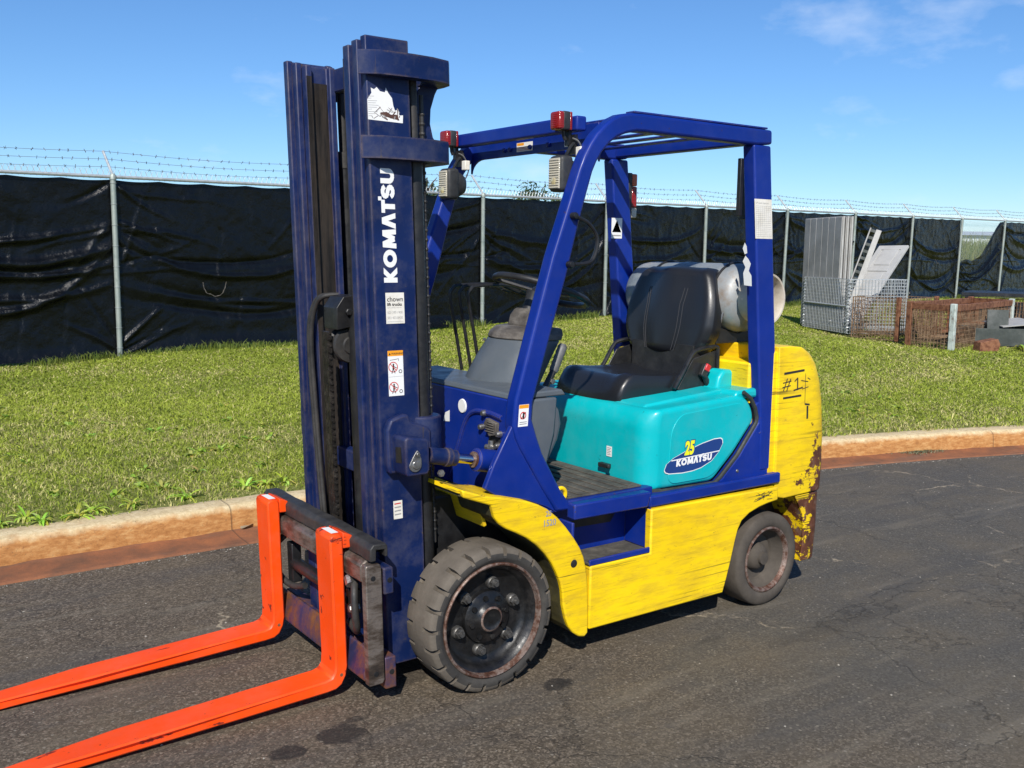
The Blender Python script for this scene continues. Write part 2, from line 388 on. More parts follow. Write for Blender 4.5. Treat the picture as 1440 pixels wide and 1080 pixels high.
def asphalt():
    m = M('asphalt', (.06, .06, .058), .85, 0, .22)
    p = m.coord()
    vq = m.n('ShaderNodeTexVoronoi'); vq.inputs['Scale'].default_value = 130; m.l(p, vq.inputs['Vector']); vsx = m.n('ShaderNodeSeparateXYZ'); m.l(vq.outputs['Color'], vsx.inputs[0])
    vst = m.math('MULTIPLY_ADD', vsx.outputs[0], .62); vst.node.inputs[2].default_value = .19
    grain = m.math('ADD', m.math('MULTIPLY', m.noise(150, 4, .8, p), .55), m.math('MULTIPLY', vst, .45))
    c = m.ramp(grain, [(.30, (.044, .034, .024)), (.46, (.090, .071, .051)), (.57, (.130, .103, .075)), (.68, (.26, .21, .155))])
    cool = m.ramp(grain, [(.30, (.066, .060, .050)), (.5, (.092, .084, .070)), (.70, (.128, .117, .098))])
    P0 = m.pos(); lane = m.math('ADD', m.math('MULTIPLY', P0[0], .30), m.math('MULTIPLY', m.noise(.8, 6, .65, p), 1.1))
    c = m.mix(m.ramp(lane, [(.62, 0.), (1.0, .9)]), c, cool)
    # brownish dust
    c = m.mix(m.ramp(m.noise(1.7, 6, .7, m.coord((1, 1, 1), loc=(3, 7, 0))), [(.42, 0.), (.74, .55)]), c, (.150, .118, .076))
    # rubbed bands (tyre polish)
    st = m.noise(1, 6, .62, m.coord((.55, 3.6, 1), rot=(0, 0, R(14))))
    c = m.mix(m.ramp(st, [(.50, 0.), (.68, .50)]), c, (.066, .064, .062))
    st2 = m.noise(1, 5, .62, m.coord((.7, 6, 1), loc=(4, 2, 0), rot=(0, 0, R(30))))
    c = m.mix(m.ramp(st2, [(.56, 0.), (.72, .55)]), c, (.20, .172, .13))
    sp = m.ramp(m.noise(5, 6, .7, m.coord((1, 1, 1), loc=(1, 1, 0))), [(.56, 0.), (.70, .45)]); c = m.mix(sp, c, (.075, .068, .062))
    vs2 = m.n('ShaderNodeTexVoronoi'); vs2.inputs['Scale'].default_value = 70; m.l(p, vs2.inputs['Vector']); sx2 = m.n('ShaderNodeSeparateXYZ'); m.l(vs2.outputs['Color'], sx2.inputs[0])
    pk = m.math('MULTIPLY', m.ramp(sx2.outputs[1], [(.92, 0.), (.95, .5)]), m.ramp(vs2.outputs['Distance'], [(.25, 1.), (.45, 0.)])); c = m.mix(pk, c, (.34, .30, .235))
    # cracks: pale sand-filled and dark open
    wob = m.n('ShaderNodeTexNoise'); wob.inputs['Scale'].default_value = 2.2; wob.inputs['Detail'].default_value = 6; wob.inputs['Roughness'].default_value = .60; m.l(p, wob.inputs['Vector'])
    add = m.n('ShaderNodeMixRGB', blend_type='ADD'); add.inputs[0].default_value = .55; m.l(p, add.inputs[1]); m.l(wob.outputs['Color'], add.inputs[2])
    vo = m.n('ShaderNodeTexVoronoi', feature='DISTANCE_TO_EDGE'); vo.inputs['Scale'].default_value = .95; m.l(add.outputs[0], vo.inputs['Vector'])
    gate = m.ramp(m.noise(.85, 4, .6, m.coord((1, 1, 1), loc=(9, 4, 0))), [(.54, 0.), (.60, 1.)])
    gap = m.ramp(m.noise(11, 4, .7, p), [(.42, 0.), (.55, 1.)])
    pale = m.math('MULTIPLY', m.math('MULTIPLY', m.ramp(vo.outputs['Distance'], [(.0, 1.), (.011, 0.)]), gate), gap)
    dark = m.math('MULTIPLY', m.ramp(vo.outputs['Distance'], [(.0, 1.), (.007, 0.)]), m.math('SUBTRACT', 1.0, gate))
    c = m.mix(m.math('MULTIPLY', dark, .42), c, (.018, .016, .014)); c = m.mix(m.math('MULTIPLY', pale, .85), c, (.40, .33, .23))
    # oil spots
    P = m.pos(); wv = m.noise(6, 5, .65, p)
    def spot(x, y, rx, ry, k):
        nonlocal c
        dx = m.math('DIVIDE', m.math('SUBTRACT', P[0], x), rx); dy = m.math('DIVIDE', m.math('SUBTRACT', P[1], y), ry)
        d = m.math('SQRT', m.math('ADD', m.math('MULTIPLY', dx, dx), m.math('MULTIPLY', dy, dy)))
        d = m.math('ADD', d, m.math('MULTIPLY', m.math('SUBTRACT', wv, .5), 2.4))
        c = m.mix(m.ramp(d, [(.75, k), (1.15, 0.)]), c, (.018, .017, .017))
    for q in OIL: spot(*q)
    m.color(c)
    m.rough(m.ramp(grain, [(.3, .92), (.8, .66)]))
    h = m.math('ADD', m.math('MULTIPLY', grain, 1.0), m.math('MULTIPLY', m.math('ADD', pale, dark), -.6))
    m.bump(h, .75, .006); return m.m
OIL = [(-.50, .02, .10, .065, .75), (-.70, .01, .075, .045, .75), (-.42, .085, .035, .022, .6), (.30, -.078, .075, .05, .75), (1.09, -.11, .10, .03, .25), (1.7, -.30, .45, .07, .22), (-.12, .33, .16, .12, .45)]
gx = np.concatenate([np.linspace(-60, -6, 10), np.linspace(-5, 14, 60), np.linspace(16, 80, 10)]); gy = np.concatenate([np.linspace(-60, -4, 10), np.linspace(-3.6, 4, 26)])
X, Y = np.meshgrid(gx, gy, indexing='ij'); Z = -.004*np.clip(Y-1.2, 0, 2)
struct(grid_obj('asphalt_road', X, Y, Z, [asphalt()]))

def kerbmat(name, face):
    m = M(name, (.4, .3, .2), .85, 0, .25); n = m.noise(9, 7, .7); P = m.pos()
    top = m.ramp(m.noise(30, 6, .75), [(.28, (.40, .30, .16)), (.5, (.60, .47, .27)), (.72, (.72, .60, .38))])
    org = m.ramp(m.noise(16, 7, .72, m.coord((1, 1, 2.6))), [(.3, (.28, .115, .035)), (.5, (.45, .21, .07)), (.72, (.60, .36, .15))])
    if face:
        k = m.math('ADD', m.math('MULTIPLY', P[2], 9.0), m.math('MULTIPLY', n, .75))
        c = m.mix(m.ramp(k, [(1.08, 1.), (1.0, 1.)]), top, org)
        f = m.n('ShaderNodeMapRange'); f.inputs['From Min'].default_value = 1.38; f.inputs['From Max'].default_value = 1.66; f.clamp = True; m.l(k, f.inputs['Value'])
        c = m.mix(f.outputs[0], org, top)
    else:
        c = m.ramp(m.noise(4, 7, .7), [(.3, (.13, .068, .042)), (.5, (.23, .095, .048)), (.72, (.36, .135, .055))])
        c = m.mix(m.ramp(m.noise(1, 5, .65, m.coord((.8, 5, 1))), [(.5, 0.), (.7, .55)]), c, (.19, .14, .105))
    jx = m.math('FRACT', m.math('MULTIPLY', P[0], .33)); c = m.mix(m.ramp(jx, [(.0, .8), (.0035, 0.)]), c, (.05, .035, .025))
    sp = m.ramp(m.noise(75, 4, .7), [(.60, 0.), (.68, .5)]); c = m.mix(sp, c, (.10, .07, .045))
    m.color(c); m.bump(m.noise(55, 6, .75), .5, .008); return m.m
KM, GM = kerbmat('kerb_concrete', True), kerbmat('gutter_concrete', False)
def sweep_kerb(name, prof, mat, x0=-14, x1=20):
    xs = np.arange(x0, x1+.01, .1); ys = yk(xs); t = np.gradient(ys, xs); nl = np.sqrt(1+t*t); nx, ny = -t/nl, 1/nl
    wob = np.random.RandomState(3).randn(len(xs), len(prof))*.0022
    X = np.stack([xs+nx*o for o, z in prof], 1); Y = np.stack([ys+ny*o for o, z in prof], 1); Z = np.stack([np.full_like(xs, z) for o, z in prof], 1)+wob
    return grid_obj(name, X, Y, Z, [mat])
struct(sweep_kerb('gutter', [(-.012, -.03), (-.004, .003), (.02, .006), (.12, .004), (.25, .018)], GM))
struct(sweep_kerb('kerb', [(.235, -.02), (.237, .02), (.240, .07), (.246, .118), (.256, .135), (.272, .146), (.30, .150), (.36, .151), (.415, .150), (.428, .144), (.432, .05)], KM))

def lawnmat():
    m = M('lawn_soil', (.1, .12, .04), .95, 0, .1)
    c = m.ramp(m.noise(30, 6, .75), [(.3, (.10, .125, .025)), (.5, (.19, .215, .05)), (.72, (.33, .30, .12))])
    c = m.mix(m.ramp(m.noise(1.3, 5, .6), [(.45, 0.), (.7, .5)]), c, (.14, .12, .05))
    m.color(c); m.bump(m.noise(60, 5, .7), .6, .03); return m.m
us = np.linspace(0, 1, 60)**1.15; xs = np.concatenate([np.linspace(-14, -3, 12), np.linspace(-2.6, 14, 70), np.linspace(14.5, 44, 40)])
X = np.repeat(xs[:, None], 60, 1); y0 = yk(xs)+.40; Y = y0[:, None]+(yf(xs)+3-y0)[:, None]*us[None]
LAWN = lawnmat(); struct(grid_obj('lawn', X, Y, ter(X, Y), [LAWN]))
fx = np.linspace(-300, 700, 30); fyu = np.linspace(0, 1, 20)**2
X = np.repeat(fx[:, None], 20, 1); Y = (yf(np.clip(fx, -30, 44))+2.8)[:, None]+fyu[None]*700
struct(grid_obj('field', X, Y, np.repeat((zf(fx)-.03)[:, None], 20, 1), [LAWN]))

# ------------------------------------------------------------------ grass
def blades(name, px, py, pz, h, w, col, mat, lean=.45, curl=.5, seed=1):
    g = np.random.RandomState(seed); n = len(px); a = g.rand(n)*2*np.pi; b = g.rand(n)*2*np.pi
    ux, uy = np.cos(a)*w*.5, np.sin(a)*w*.5; l = g.rand(n)*lean*h; dx, dy = np.cos(b), np.sin(b)
    z1 = h*.55; z2 = h*(.75+.25*g.rand(n)); c1 = .3*l; c2 = l*(1+curl*g.rand(n))
    V = np.empty((n, 5, 3), np.float32)
    V[:, 0] = np.stack([px-ux, py-uy, pz-.006], 1); V[:, 1] = np.stack([px+ux, py+uy, pz-.006], 1)
    V[:, 2] = np.stack([px-ux*.8+dx*c1, py-uy*.8+dy*c1, pz+z1], 1); V[:, 3] = np.stack([px+ux*.8+dx*c1, py+uy*.8+dy*c1, pz+z1], 1)
    V[:, 4] = np.stack([px+dx*c2, py+dy*c2, pz+z2], 1)
    base = np.arange(n)*5; loops = np.stack([base, base+1, base+3, base+2, base+2, base+3, base+4], 1).reshape(-1).astype(np.int32)
    ls = np.stack([np.arange(n)*7, np.arange(n)*7+4], 1).reshape(-1).astype(np.int32); lt = np.tile(np.array([4, 3], np.int32), n)
    me = bpy.data.meshes.new(name); me.vertices.add(n*5); me.vertices.foreach_set('co', V.reshape(-1))
    me.loops.add(len(loops)); me.loops.foreach_set('vertex_index', loops); me.polygons.add(2*n); me.polygons.foreach_set('loop_start', ls); me.polygons.foreach_set('loop_total', lt)
    at = me.color_attributes.new('tint', 'FLOAT_COLOR', 'POINT'); C4 = np.ones((n, 5, 4), np.float32); C4[:, :, :3] = col[:, None, :]
    at.data.foreach_set('color', C4.reshape(-1)); me.update(); me.materials.append(mat)
    o = bpy.data.objects.new(name, me); COL.objects.link(o); return o
def leafmat(name, spec=.25, rough=.5, trans=.35):
    m = M(name, (.1, .15, .03), rough, 0, spec); a = m.n('ShaderNodeVertexColor'); a.layer_name = 'tint'
    m.l(a.outputs[0], m.b.inputs['Base Color'])
    tr = m.n('ShaderNodeBsdfTranslucent'); m.l(a.outputs[0], tr.inputs[0]); mx = m.n('ShaderNodeMixShader'); mx.inputs[0].default_value = trans
    out = m.t.nodes['Material Output']; m.l(m.b.outputs[0], mx.inputs[1]); m.l(tr.outputs[0], mx.inputs[2]); m.l(mx.outputs[0], out.inputs[0]); return m.m
GRASS = leafmat('grass_blade'); LEAF = leafmat('leaf', .35, .45, .35)
def vnoise(x, y, s, seed):                            # value noise
    g = np.random.RandomState(seed).rand(64, 64); x = x/s; y = y/s; i = np.floor(x).astype(int); j = np.floor(y).astype(int); fx_ = x-i; fy_ = y-j
    fx_ = fx_*fx_*(3-2*fx_); fy_ = fy_*fy_*(3-2*fy_); q = lambda a, b: g[a % 64, b % 64]
    return (q(i, j)*(1-fx_)+q(i+1, j)*fx_)*(1-fy_)+(q(i, j+1)*(1-fx_)+q(i+1, j+1)*fx_)*fy_
g = np.random.RandomState(11); cx, cy = -1.83, -2.74
N = 5580000
gx_ = g.uniform(-6, 31, N).astype(np.float32); gy_ = g.uniform(-5, 13.6, N).astype(np.float32)
d = np.hypot(gx_-cx, gy_-cy); ang = np.arctan2(gx_-cx, gy_-cy)-YAW
keep = (np.abs(ang) < .80) & (gy_ < yf(gx_)+.25)
gx_, gy_, d = gx_[keep], gy_[keep], d[keep]
b0 = yk(gx_)+.40; edge = gy_-b0
dens = np.minimum(8200, 36000/d)/(N/(37*18.6)); dens *= np.clip((edge+.03)/.35, .0, 1)*.75+.25
pat = vnoise(gx_, gy_, .55, 1)*.6+vnoise(gx_, gy_, .17, 2)*.4
keep = (edge > -.035+.05*vnoise(gx_, gy_, .12, 8)) & (g.rand(len(d)) < dens*(.55+.75*pat))
gx_, gy_, d, edge = gx_[keep], gy_[keep], d[keep], edge[keep]; n = len(gx_)
big = vnoise(gx_, gy_, 1.5, 3)*.55+vnoise(gx_, gy_, .5, 4)*.45; dry = np.clip((vnoise(gx_, gy_, .9, 5)*.6+vnoise(gx_, gy_, .25, 6)*.4-.42)*2.3, 0, 1)
dry = np.clip(dry+.55*np.clip(1-edge/.25, 0, 1), 0, 1)
cA, cB, cD = np.array([.200, .265, .030]), np.array([.46, .52, .075]), np.array([.62, .56, .23])
t = np.clip(big*.8+g.rand(n)*.5-.15, 0, 1)[:, None]; col = cA*(1-t)+cB*t
isdry = (g.rand(n) < .10+.50*dry)[:, None]; col = np.where(isdry, cD*(.6+.6*g.rand(n)[:, None]), col)*(.75+.5*g.rand(n)[:, None])
hh = (.013+.021*g.rand(n))*(.7+.7*big)*np.where(g.rand(n) < .04, 1.7, 1); ww = (.0042+.0030*g.rand(n))*np.clip(d/5.5, 1, 3.2)
gr = blades('grass', gx_, gy_, ter(gx_, gy_), hh, ww, col, GRASS, 2.0, .8)
gr['kind'] = 'stuff'; gr['label'] = 'sunlit mown lawn grass between kerb and black fence'; 
print('blades', n)
# longer grass along the fence foot
g = np.random.RandomState(5); x = g.uniform(-1, 26, 9000); x = x[vnoise(x, x*0, .7, 9) > .35]; y = yf(x)-.02-np.abs(g.randn(len(x)))*.10
n = len(x); h = g.uniform(.04, .15, n)*(.4+vnoise(x, x*0, .9, 12)); t = g.rand(n)[:, None]
c = (np.array([.09, .15, .025])*(1-t)+np.array([.22, .25, .05])*t)
o = blades('tall_grass', x, y, ter(x, y), h, np.full(n, .012), c, GRASS, .8, .5, 4); o['kind'] = 'stuff'; o['label'] = 'taller unmown grass along the foot of the fence'
# reeds beyond the fence
n = 26000; g = np.random.RandomState(8); x = g.uniform(24, 60, n); y = g.uniform(17, 30, n); h = g.uniform(1.6, 2.4, n); t = g.rand(n)[:, None]
c = (np.array([.10, .17, .03])*(1-t)+np.array([.24, .27, .07])*t)
o = blades('reeds', x, y, zf(x), h, np.full(n, .05), c, GRASS, .35, .4, 9); o['kind'] = 'stuff'; o['label'] = 'tall green reeds beyond the gap in the fence'

# ------------------------------------------------------------------ broad-leaved weeds
def leaf_strip(bm, base, az, length, width, rise, droop, lay, col, seg=5):
    d = Vector((math.cos(az), math.sin(az), 0)); s = Vector((-d.y, d.x, 0)); prev = None
    for i in range(seg+1):
        t = i/seg; w = width*.5*math.sin(math.pi*min(.97, .12+.88*t))**.7; p = Vector(base)+d*length*t*(1-.15*t)+Vector((0, 0, rise*t-droop*t*t))
        up_ = Vector((0, 0, w*.35))
        q = [bm.verts.new(p-s*w+up_), bm.verts.new(p), bm.verts.new(p+s*w+up_)]
        for v in q: v[lay] = (*col, 1)
        if prev:
            bm.faces.new([prev[0], prev[1], q[1], q[0]]); bm.faces.new([prev[1], prev[2], q[2], q[1]])
        prev = q
def weed(x, y, n, ln, wd, rise, label, group, bright=1.0, name='weed', cat='weed', z=None):
    z = float(ter(np.array(x), np.array(y))) if z is None else z
    e = empty(name, (x, y, z), label, cat, group)
    bm = B(); lay = bm.verts.layers.float_color.new('tint'); a0 = random.random()*6
    for i in range(n):
        k = random.random(); col = tuple(bright*v*(.75+.5*random.random()) for v in ((.32, .44, .055) if k < .7 else (.52, .56, .12)))
        l = ln*random.uniform(.6, 1.15)
        leaf_strip(bm, (random.uniform(-.012, .012), random.uniform(-.012, .012), 0), a0+i*2.4+random.uniform(-.3, .3), l, wd*random.uniform(.7, 1.2), rise*random.uniform(.5, 1.3), rise*random.uniform(.5, 1.2), lay, col)
    o = finish('leaves', bm, LEAF, e, 180); return e
W_EDGE = 'strap-leaved weeds at the lawn edge'; W_LAWN = 'broad-leaved weeds in the lawn'
# ------------------------------------------------------------------ fence with black tarps
def tarpmat():
    m = M('black_tarp', (.007, .008, .010), .30, 0, .32)
    m.color(m.ramp(m.noise(3, 6, .65), [(.3, (.0022, .0026, .0034)), (.6, (.0036, .0042, .005)), (.84, (.009, .0095, .010))]))
    m.rough(m.ramp(m.noise(8, 5, .65), [(.3, .17), (.7, .32)]))
    h = m.math('ADD', m.noise(9, 6, .66, m.coord((1, 1, .7))), m.math('MULTIPLY', m.noise(34, 5, .7), .35)); m.bump(h, .50, .03); return m.m
TARP = tarpmat()
MB['post'] = worn('post_steel', [(.18, .22, .195), (.27, .31, .28), (.34, .37, .335), (.14, .19, .14)], 6, .5, .3, .15, (1, 1, .5))
FA, FB = Vector((1.406, 10.361, 0)), Vector((3.032, .332, 0)); FN = Vector((-FB.y, FB.x, 0)).normalized(); FD = FB.normalized()
def ftop(t): return 2.45+.03*t
def fxy(t): return FA+FB*t
fence = based('security_fence', (1.406, 10.361, .15), 'long security fence hung with black tarps and topped with barbed wire', 'fence')
T0, T1 = -2, 11
rs = np.random.RandomState(21)
for t in range(T0, T1+1):
    p = fxy(t); zb = float(ter(np.array(p.x), np.array(p.y)))-.03; zt = ftop(t); ln = [0, 0, 0, 0, 0, .05, .06, .07, .10, .12][t] if 0 <= t < 10 else 0
    bm = B(); a = p-FD*ln; tube(bm, [(a.x, a.y, zb), (p.x, p.y, zt)], .034, 12); lathe(bm, [(.0005, zt+.03), (.025, zt+.025), (.042, zt), (.042, zt-.05)], 12, 'z', (p.x, p.y, 0))
    o = finish('post', bm, 'post', fence)
    bm = B(); q = p+FN*.30; tube(bm, [(p.x, p.y, zt+.0), (q.x, q.y, zt+.32)], .017, 8); finish('barb_arm', bm, 'galv', o)
    if 0 <= t <= 9:                                   # tie wires round the post
        for k in range(9):
            bm = B(); zz = zb+.15+k*.26; lathe(bm, [(.036, -.004), (.041, 0), (.036, .004)], 10, 'z', (a.x+(p.x-a.x)*(zz-zb)/(zt-zb), a.y+(p.y-a.y)*(zz-zb)/(zt-zb), zz)); finish('tie', bm, 'galv', o)
for t in range(T0, T1):
    a, b = fxy(t), fxy(t+1); bm = B(); tube(bm, [(a.x, a.y, ftop(t)-.015), (b.x, b.y, ftop(t+1)-.015)], .021, 8); finish('top_rail', bm, 'galv', fence)
for k in (.36, .68, 1.0):                             # barbed wire strands
    bm = B(); pts = []
    for i in range((T1-T0)*10+1):
        t = T0+i/10; p = fxy(t)+FN*.30*k; fr = t-math.floor(t); pts.append(Vector((p.x, p.y, ftop(t)+.32*k-.035*math.sin(math.pi*fr))))
    tube(bm, pts, .0030, 4)
    for i in range(len(pts)-1):
        for j in (0.2, .6):
            c = pts[i].lerp(pts[i+1], j+random.random()*.1); v = Vector((random.uniform(-.4, .4), random.uniform(-1, 1), random.uniform(.4, 1))).normalized()*.026
            tube(bm, [c-v, c+v], .0032, 3); v = Vector((random.uniform(-.6, .6), random.uniform(-1, 1), random.uniform(-1, -.3))).normalized()*.022; tube(bm, [c-v, c+v], .0032, 3)
    finish('barbed_wire', bm, 'grip', fence)
bm = B(); sp = .068                                   # twisted wire ends above the rail
for i in range(int((T1-T0)*3.05/sp)):
    t = T0+i*sp/3.05; p = fxy(t); z = ftop(t); q = FD*sp*.5
    for sgn in (-1, 1): tube(bm, [Vector((p.x, p.y, z-.04))-q*sgn, Vector((p.x, p.y, z+.035)), Vector((p.x, p.y, z+.075))+q*.5*sgn], .0030, 3)
finish('wire_ends', bm, 'galv', fence, kind='stuff')
bm = B()                                              # chain link seen in the open bay
a = fxy(8); sp = .07
for i in range(-34, 44):
    for sgn in (1, -1):
        x0, z0, x1, z1 = i*sp, 0.0, i*sp+1.45, 1.45
        if x1 < 0 or x0 > 3.05: continue
        s0 = max(0, -x0/1.45); s1 = min(1, (3.05-x0)/1.45)
        P = [(x0+(x1-x0)*s, z0+(z1-z0)*s) for s in (s0, s1)]
        if sgn < 0: P = [(3.05-u, w) for u, w in P]
        tube(bm, [(a.x+FD.x*u, a.y+FD.y*u+.14+.01*sgn, ftop(8)-1.5+w) for u, w in P], .0017, 3)
finish('chain_link', bm, 'galv', fence, kind='stuff')

def tarp(t):
    g = np.random.RandomState(100+t); nu, nv = 120, 90; u = np.linspace(0, 1, nu)[:, None]*np.ones((1, nv)); v = np.ones((nu, 1))*np.linspace(0, 1, nv)[None]
    D = np.zeros((nu, nv)); W = 3.05; H = 2.25
    def ridge(dist, w, a):
        nonlocal D
        D += a*np.exp(-(dist/w)**2)
    for k in range(5):                                # swags hanging between the posts
        v0 = g.uniform(.35, .98); dp = g.uniform(.08, .42); c = g.uniform(.3, .7); pw = g.uniform(1.6, 2.6)
        vc = v0-dp*(1-np.abs((u-c)/max(c, 1-c))**pw); env = np.clip(1.3-2.0*np.abs(u-c), .15, 1)
        ridge(v-vc, g.uniform(.012, .03), g.choice([-1, 1])*g.uniform(.035, .080)*env)
    for k in range(16):                               # creases radiating from the tied corners
        side = g.randint(2); cu = float(side); cv = g.choice([.02, .5, .98, .75]); an = g.uniform(12, 75)*(1 if cv < .6 else -1)
        dx, dy = math.cos(R(an))*(1 if side == 0 else -1)*W, math.sin(R(an))*H
        l = math.hypot(dx, dy); X_, Y_ = (u-cu)*W, (v-cv)*H; s = (X_*dx+Y_*dy)/l; n_ = (-X_*dy+Y_*dx)/l+.05*np.sin(s*3+k)
        env = np.clip(s/.15, 0, 1)*np.clip(1-s/g.uniform(.7, 1.9), 0, 1); ridge(n_, g.uniform(.012, .034), g.choice([-1, 1, 1])*g.uniform(.026, .062)*env)
    for k in range(7):                                # upright pleats
        c = g.rand(); lo = g.uniform(0, .6); ridge(u-c-.03*np.sin(v*5+k), .006+.008*g.rand(), g.choice([-1, 1])*.014*np.clip((v-lo)*6, 0, 1)*np.clip((lo+.45-v)*6, 0, 1))
    ridge(v-.475-.006*np.sin(u*9+t), .006, .022)      # seam
    D += .020*(vnoise(u*W+t*7, v*H, .34, 31)-.5)+.013*(vnoise(u*W+t*7, v*H, .13, 32)-.5)+.007*(vnoise(u*W+t*3, v*H, .055, 33)-.5)
    D += .06*np.sin(np.pi*u)*np.sin(np.pi*v)*g.uniform(-.6, 1)
    D *= np.clip(np.minimum(u, 1-u)/.03, .15, 1)
    a, b = fxy(t), fxy(t+1); X = a.x+(b.x-a.x)*u; Y = a.y+(b.y-a.y)*u
    zt = ftop(t)+.03*u-.045-.018*np.abs(np.sin(np.pi*u*5)); zb = ter(X, Y)+.01+.05*np.sin(u*np.pi)*g.uniform(0, 1)
    if t == 8: zt = zb+(zt-zb)*np.clip(.44+.05*np.sin(u*9)+.60*np.clip((u-.28)/.72, 0, 1)**1.15, 0, 1); D *= 1.1
    flare = .20*np.clip(1-v/.10, 0, 1)**2
    off = .045-D-flare*g.uniform(.3, 1)*(.4+.6*np.sin(np.pi*u))
    X = X+FN.x*off; Y = Y+FN.y*off; Z = zb+(zt-zb)*v
    o = grid_obj('tarp', X, Y, Z, [TARP]); o.parent = fence; o.location = -Vector(fence['base']); return o
for t in range(T0, T1-1): tarp(t)
def patch(pts, t):                                    # torn edge of a hole in the tarp
    bm = B(); q = smooth_path(pts); tube(bm, [p+Vector((0, random.uniform(-.01, .01), random.uniform(-.012, .012))) for p in q], [random.uniform(.002, .008) for p in q], 5); finish('torn_edge', bm, 'worn_pad', fence)
y0 = 10.361+.332*((2.68-1.406)/3.032)-.06
patch([(2.53, y0, 1.10), (2.56, y0-.03, .98), (2.68, y0-.04, .92), (2.80, y0-.03, .98), (2.85, y0, 1.10)], 0)
patch([(23.9, 12.72, 1.50), (23.95, 12.70, 1.40), (24.05, 12.70, 1.40)], 7)

# ------------------------------------------------------------------ far trees and shed beyond the fence
def bark():
    m = M('bark', (.08, .06, .045), .9); m.color(m.ramp(m.noise(6, 6, .7), [(.3, (.04, .03, .022)), (.7, (.12, .095, .07))])); m.bump(m.noise(20, 5), .5, .03); return m.m
BARK = bark()
def tree(x, y, z, h, rad, n, label, seed):
    g = np.random.RandomState(seed); e = empty('tree', (x, y, z), label, 'tree', None)
    bm = B(); tube(bm, [(0, 0, 0), (.1, .05, h*.3), (0, .1, h*.62), (.05, 0, h*.9)], [h*.035, h*.028, h*.018, h*.006], 8)
    for k in range(9):
        a = k*2.4; zz = h*(.35+.05*k); tube(bm, [(.05, .05, zz), (math.cos(a)*rad*.45, math.sin(a)*rad*.45, zz+h*.10), (math.cos(a)*rad*.8, math.sin(a)*rad*.8, zz+h*.16)], [h*.012, h*.008, h*.003], 5)
    finish('trunk', bm, BARK, e)
    cl = []
    for k in range(34):
        a = g.rand()*6.28; r = rad*g.rand()**.5; zz = h*(.45+.5*g.rand())*(1-.25*(r/rad)**2); cl.append((r*math.cos(a), r*math.sin(a), zz, rad*g.uniform(.16, .34)))
    cl = np.array(cl); i = g.randint(len(cl), size=n); q = g.randn(n, 3); q /= np.linalg.norm(q, axis=1)[:, None]; q *= (g.rand(n)**.4)[:, None]
    P = cl[i, :3]+q*cl[i, 3:4]; P[:, 2] = np.minimum(P[:, 2], h)
    nr = g.randn(n, 3); nr /= np.linalg.norm(nr, axis=1)[:, None]; tv = np.cross(nr, g.randn(n, 3)); tv /= np.linalg.norm(tv, axis=1)[:, None]; bv = np.cross(nr, tv)
    s = (h*.016*(.6+.8*g.rand(n)))[:, None]; V = np.stack([P-tv*s, P-bv*s*.5, P+tv*s, P+bv*s*.5], 1).reshape(-1, 3)
    me = bpy.data.meshes.new('crown'); me.from_pydata(V.tolist(), [], np.arange(4*n).reshape(-1, 4).tolist())
    at = me.color_attributes.new('tint', 'FLOAT_COLOR', 'POINT'); c = np.ones((n, 4, 4), np.float32); k = g.rand(n)[:, None]
    c[:, :, :3] = ((np.array([.035, .065, .018])*(1-k)+np.array([.085, .12, .035])*k))[:, None]; at.data.foreach_set('color', c.reshape(-1)); me.materials.append(LEAF)
    o = bpy.data.objects.new('crown', me); COL.objects.link(o); o.parent = e; return e
tree(29.6, 50.0, .7, 5.9, 1.3, 3500, 'distant slim tree rising over the fence beside the mast', 1)
tree(34.9, 46.1, .7, 5.1, 2.1, 5200, 'distant low round tree just showing over the fence behind the front guard posts', 2)
sh = empty('storage_building', (112.6, 60, .75), 'long low pale building on the horizon beyond the fence gap', 'building'); sh.rotation_euler = (0, 0, -.62)
MB['pale_wall'] = worn('pale_cladding', [(.50, .56, .60), (.58, .63, .66), (.66, .70, .72)], .4, .6, 0, .02)
MB['roof_grey'] = worn('grey_roof', [(.36, .42, .46), (.44, .50, .54), (.50, .55, .58)], .4, .6, .1, .02)
bm = B(); box(bm, -14, 14, 0, 12, -.5, 3.4); finish('wall', bm, 'pale_wall', sh)
bm = B(); prism(bm, [(-.5, 3.4), (12.5, 3.4), (6, 4.0)], 'x', -14.4, 14.4); finish('roof', bm, 'roof_grey', sh)
for k in range(6):
    w = B(); box(w, -12+k*4.4, -10.4+k*4.4, -.06, .02, 1.8, 2.7); finish('window', w, 'print_grey', sh)

# ------------------------------------------------------------------ scrap beside the fence
MB['panel_grey'] = worn('grey_panel', [(.24, .235, .22), (.31, .30, .285), (.37, .36, .345)], 3, .55, 0, .08)
MB['panel_edge'] = worn('pale_panel_edge', [(.30, .29, .27), (.38, .37, .345), (.43, .42, .395)], 5, .55, 0, .06)
MB['door_white'] = worn('off_white_door', [(.34, .335, .32), (.41, .405, .39), (.46, .455, .44)], 3, .5, 0, .06)
MB['dark_steel'] = worn('dark_steel', [(.010, .011, .013), (.02, .022, .025), (.045, .045, .048)], 10, .5, .3, .2)
MB['bin_grey'] = worn('grey_green_bin', [(.028, .034, .030), (.05, .058, .052), (.10, .105, .098)], 5, .6, 0, .15)
MB['basket_rust'] = worn('basket_rust', [(.05, .028, .018), (.17, .10, .055), (.30, .20, .12), (.12, .06, .035)], 9, .75, .1, .3)
MB['flaky_white'] = worn('flaking_white_post', [(.16, .07, .035), (.46, .50, .45), (.60, .66, .60), (.66, .66, .60)], 9, .6, 0, .3)
DL = Vector((-.45, -.89, 0)).normalized(); DP = Vector((.89, -.45, 0)).normalized()   # along the cage front, and away behind it
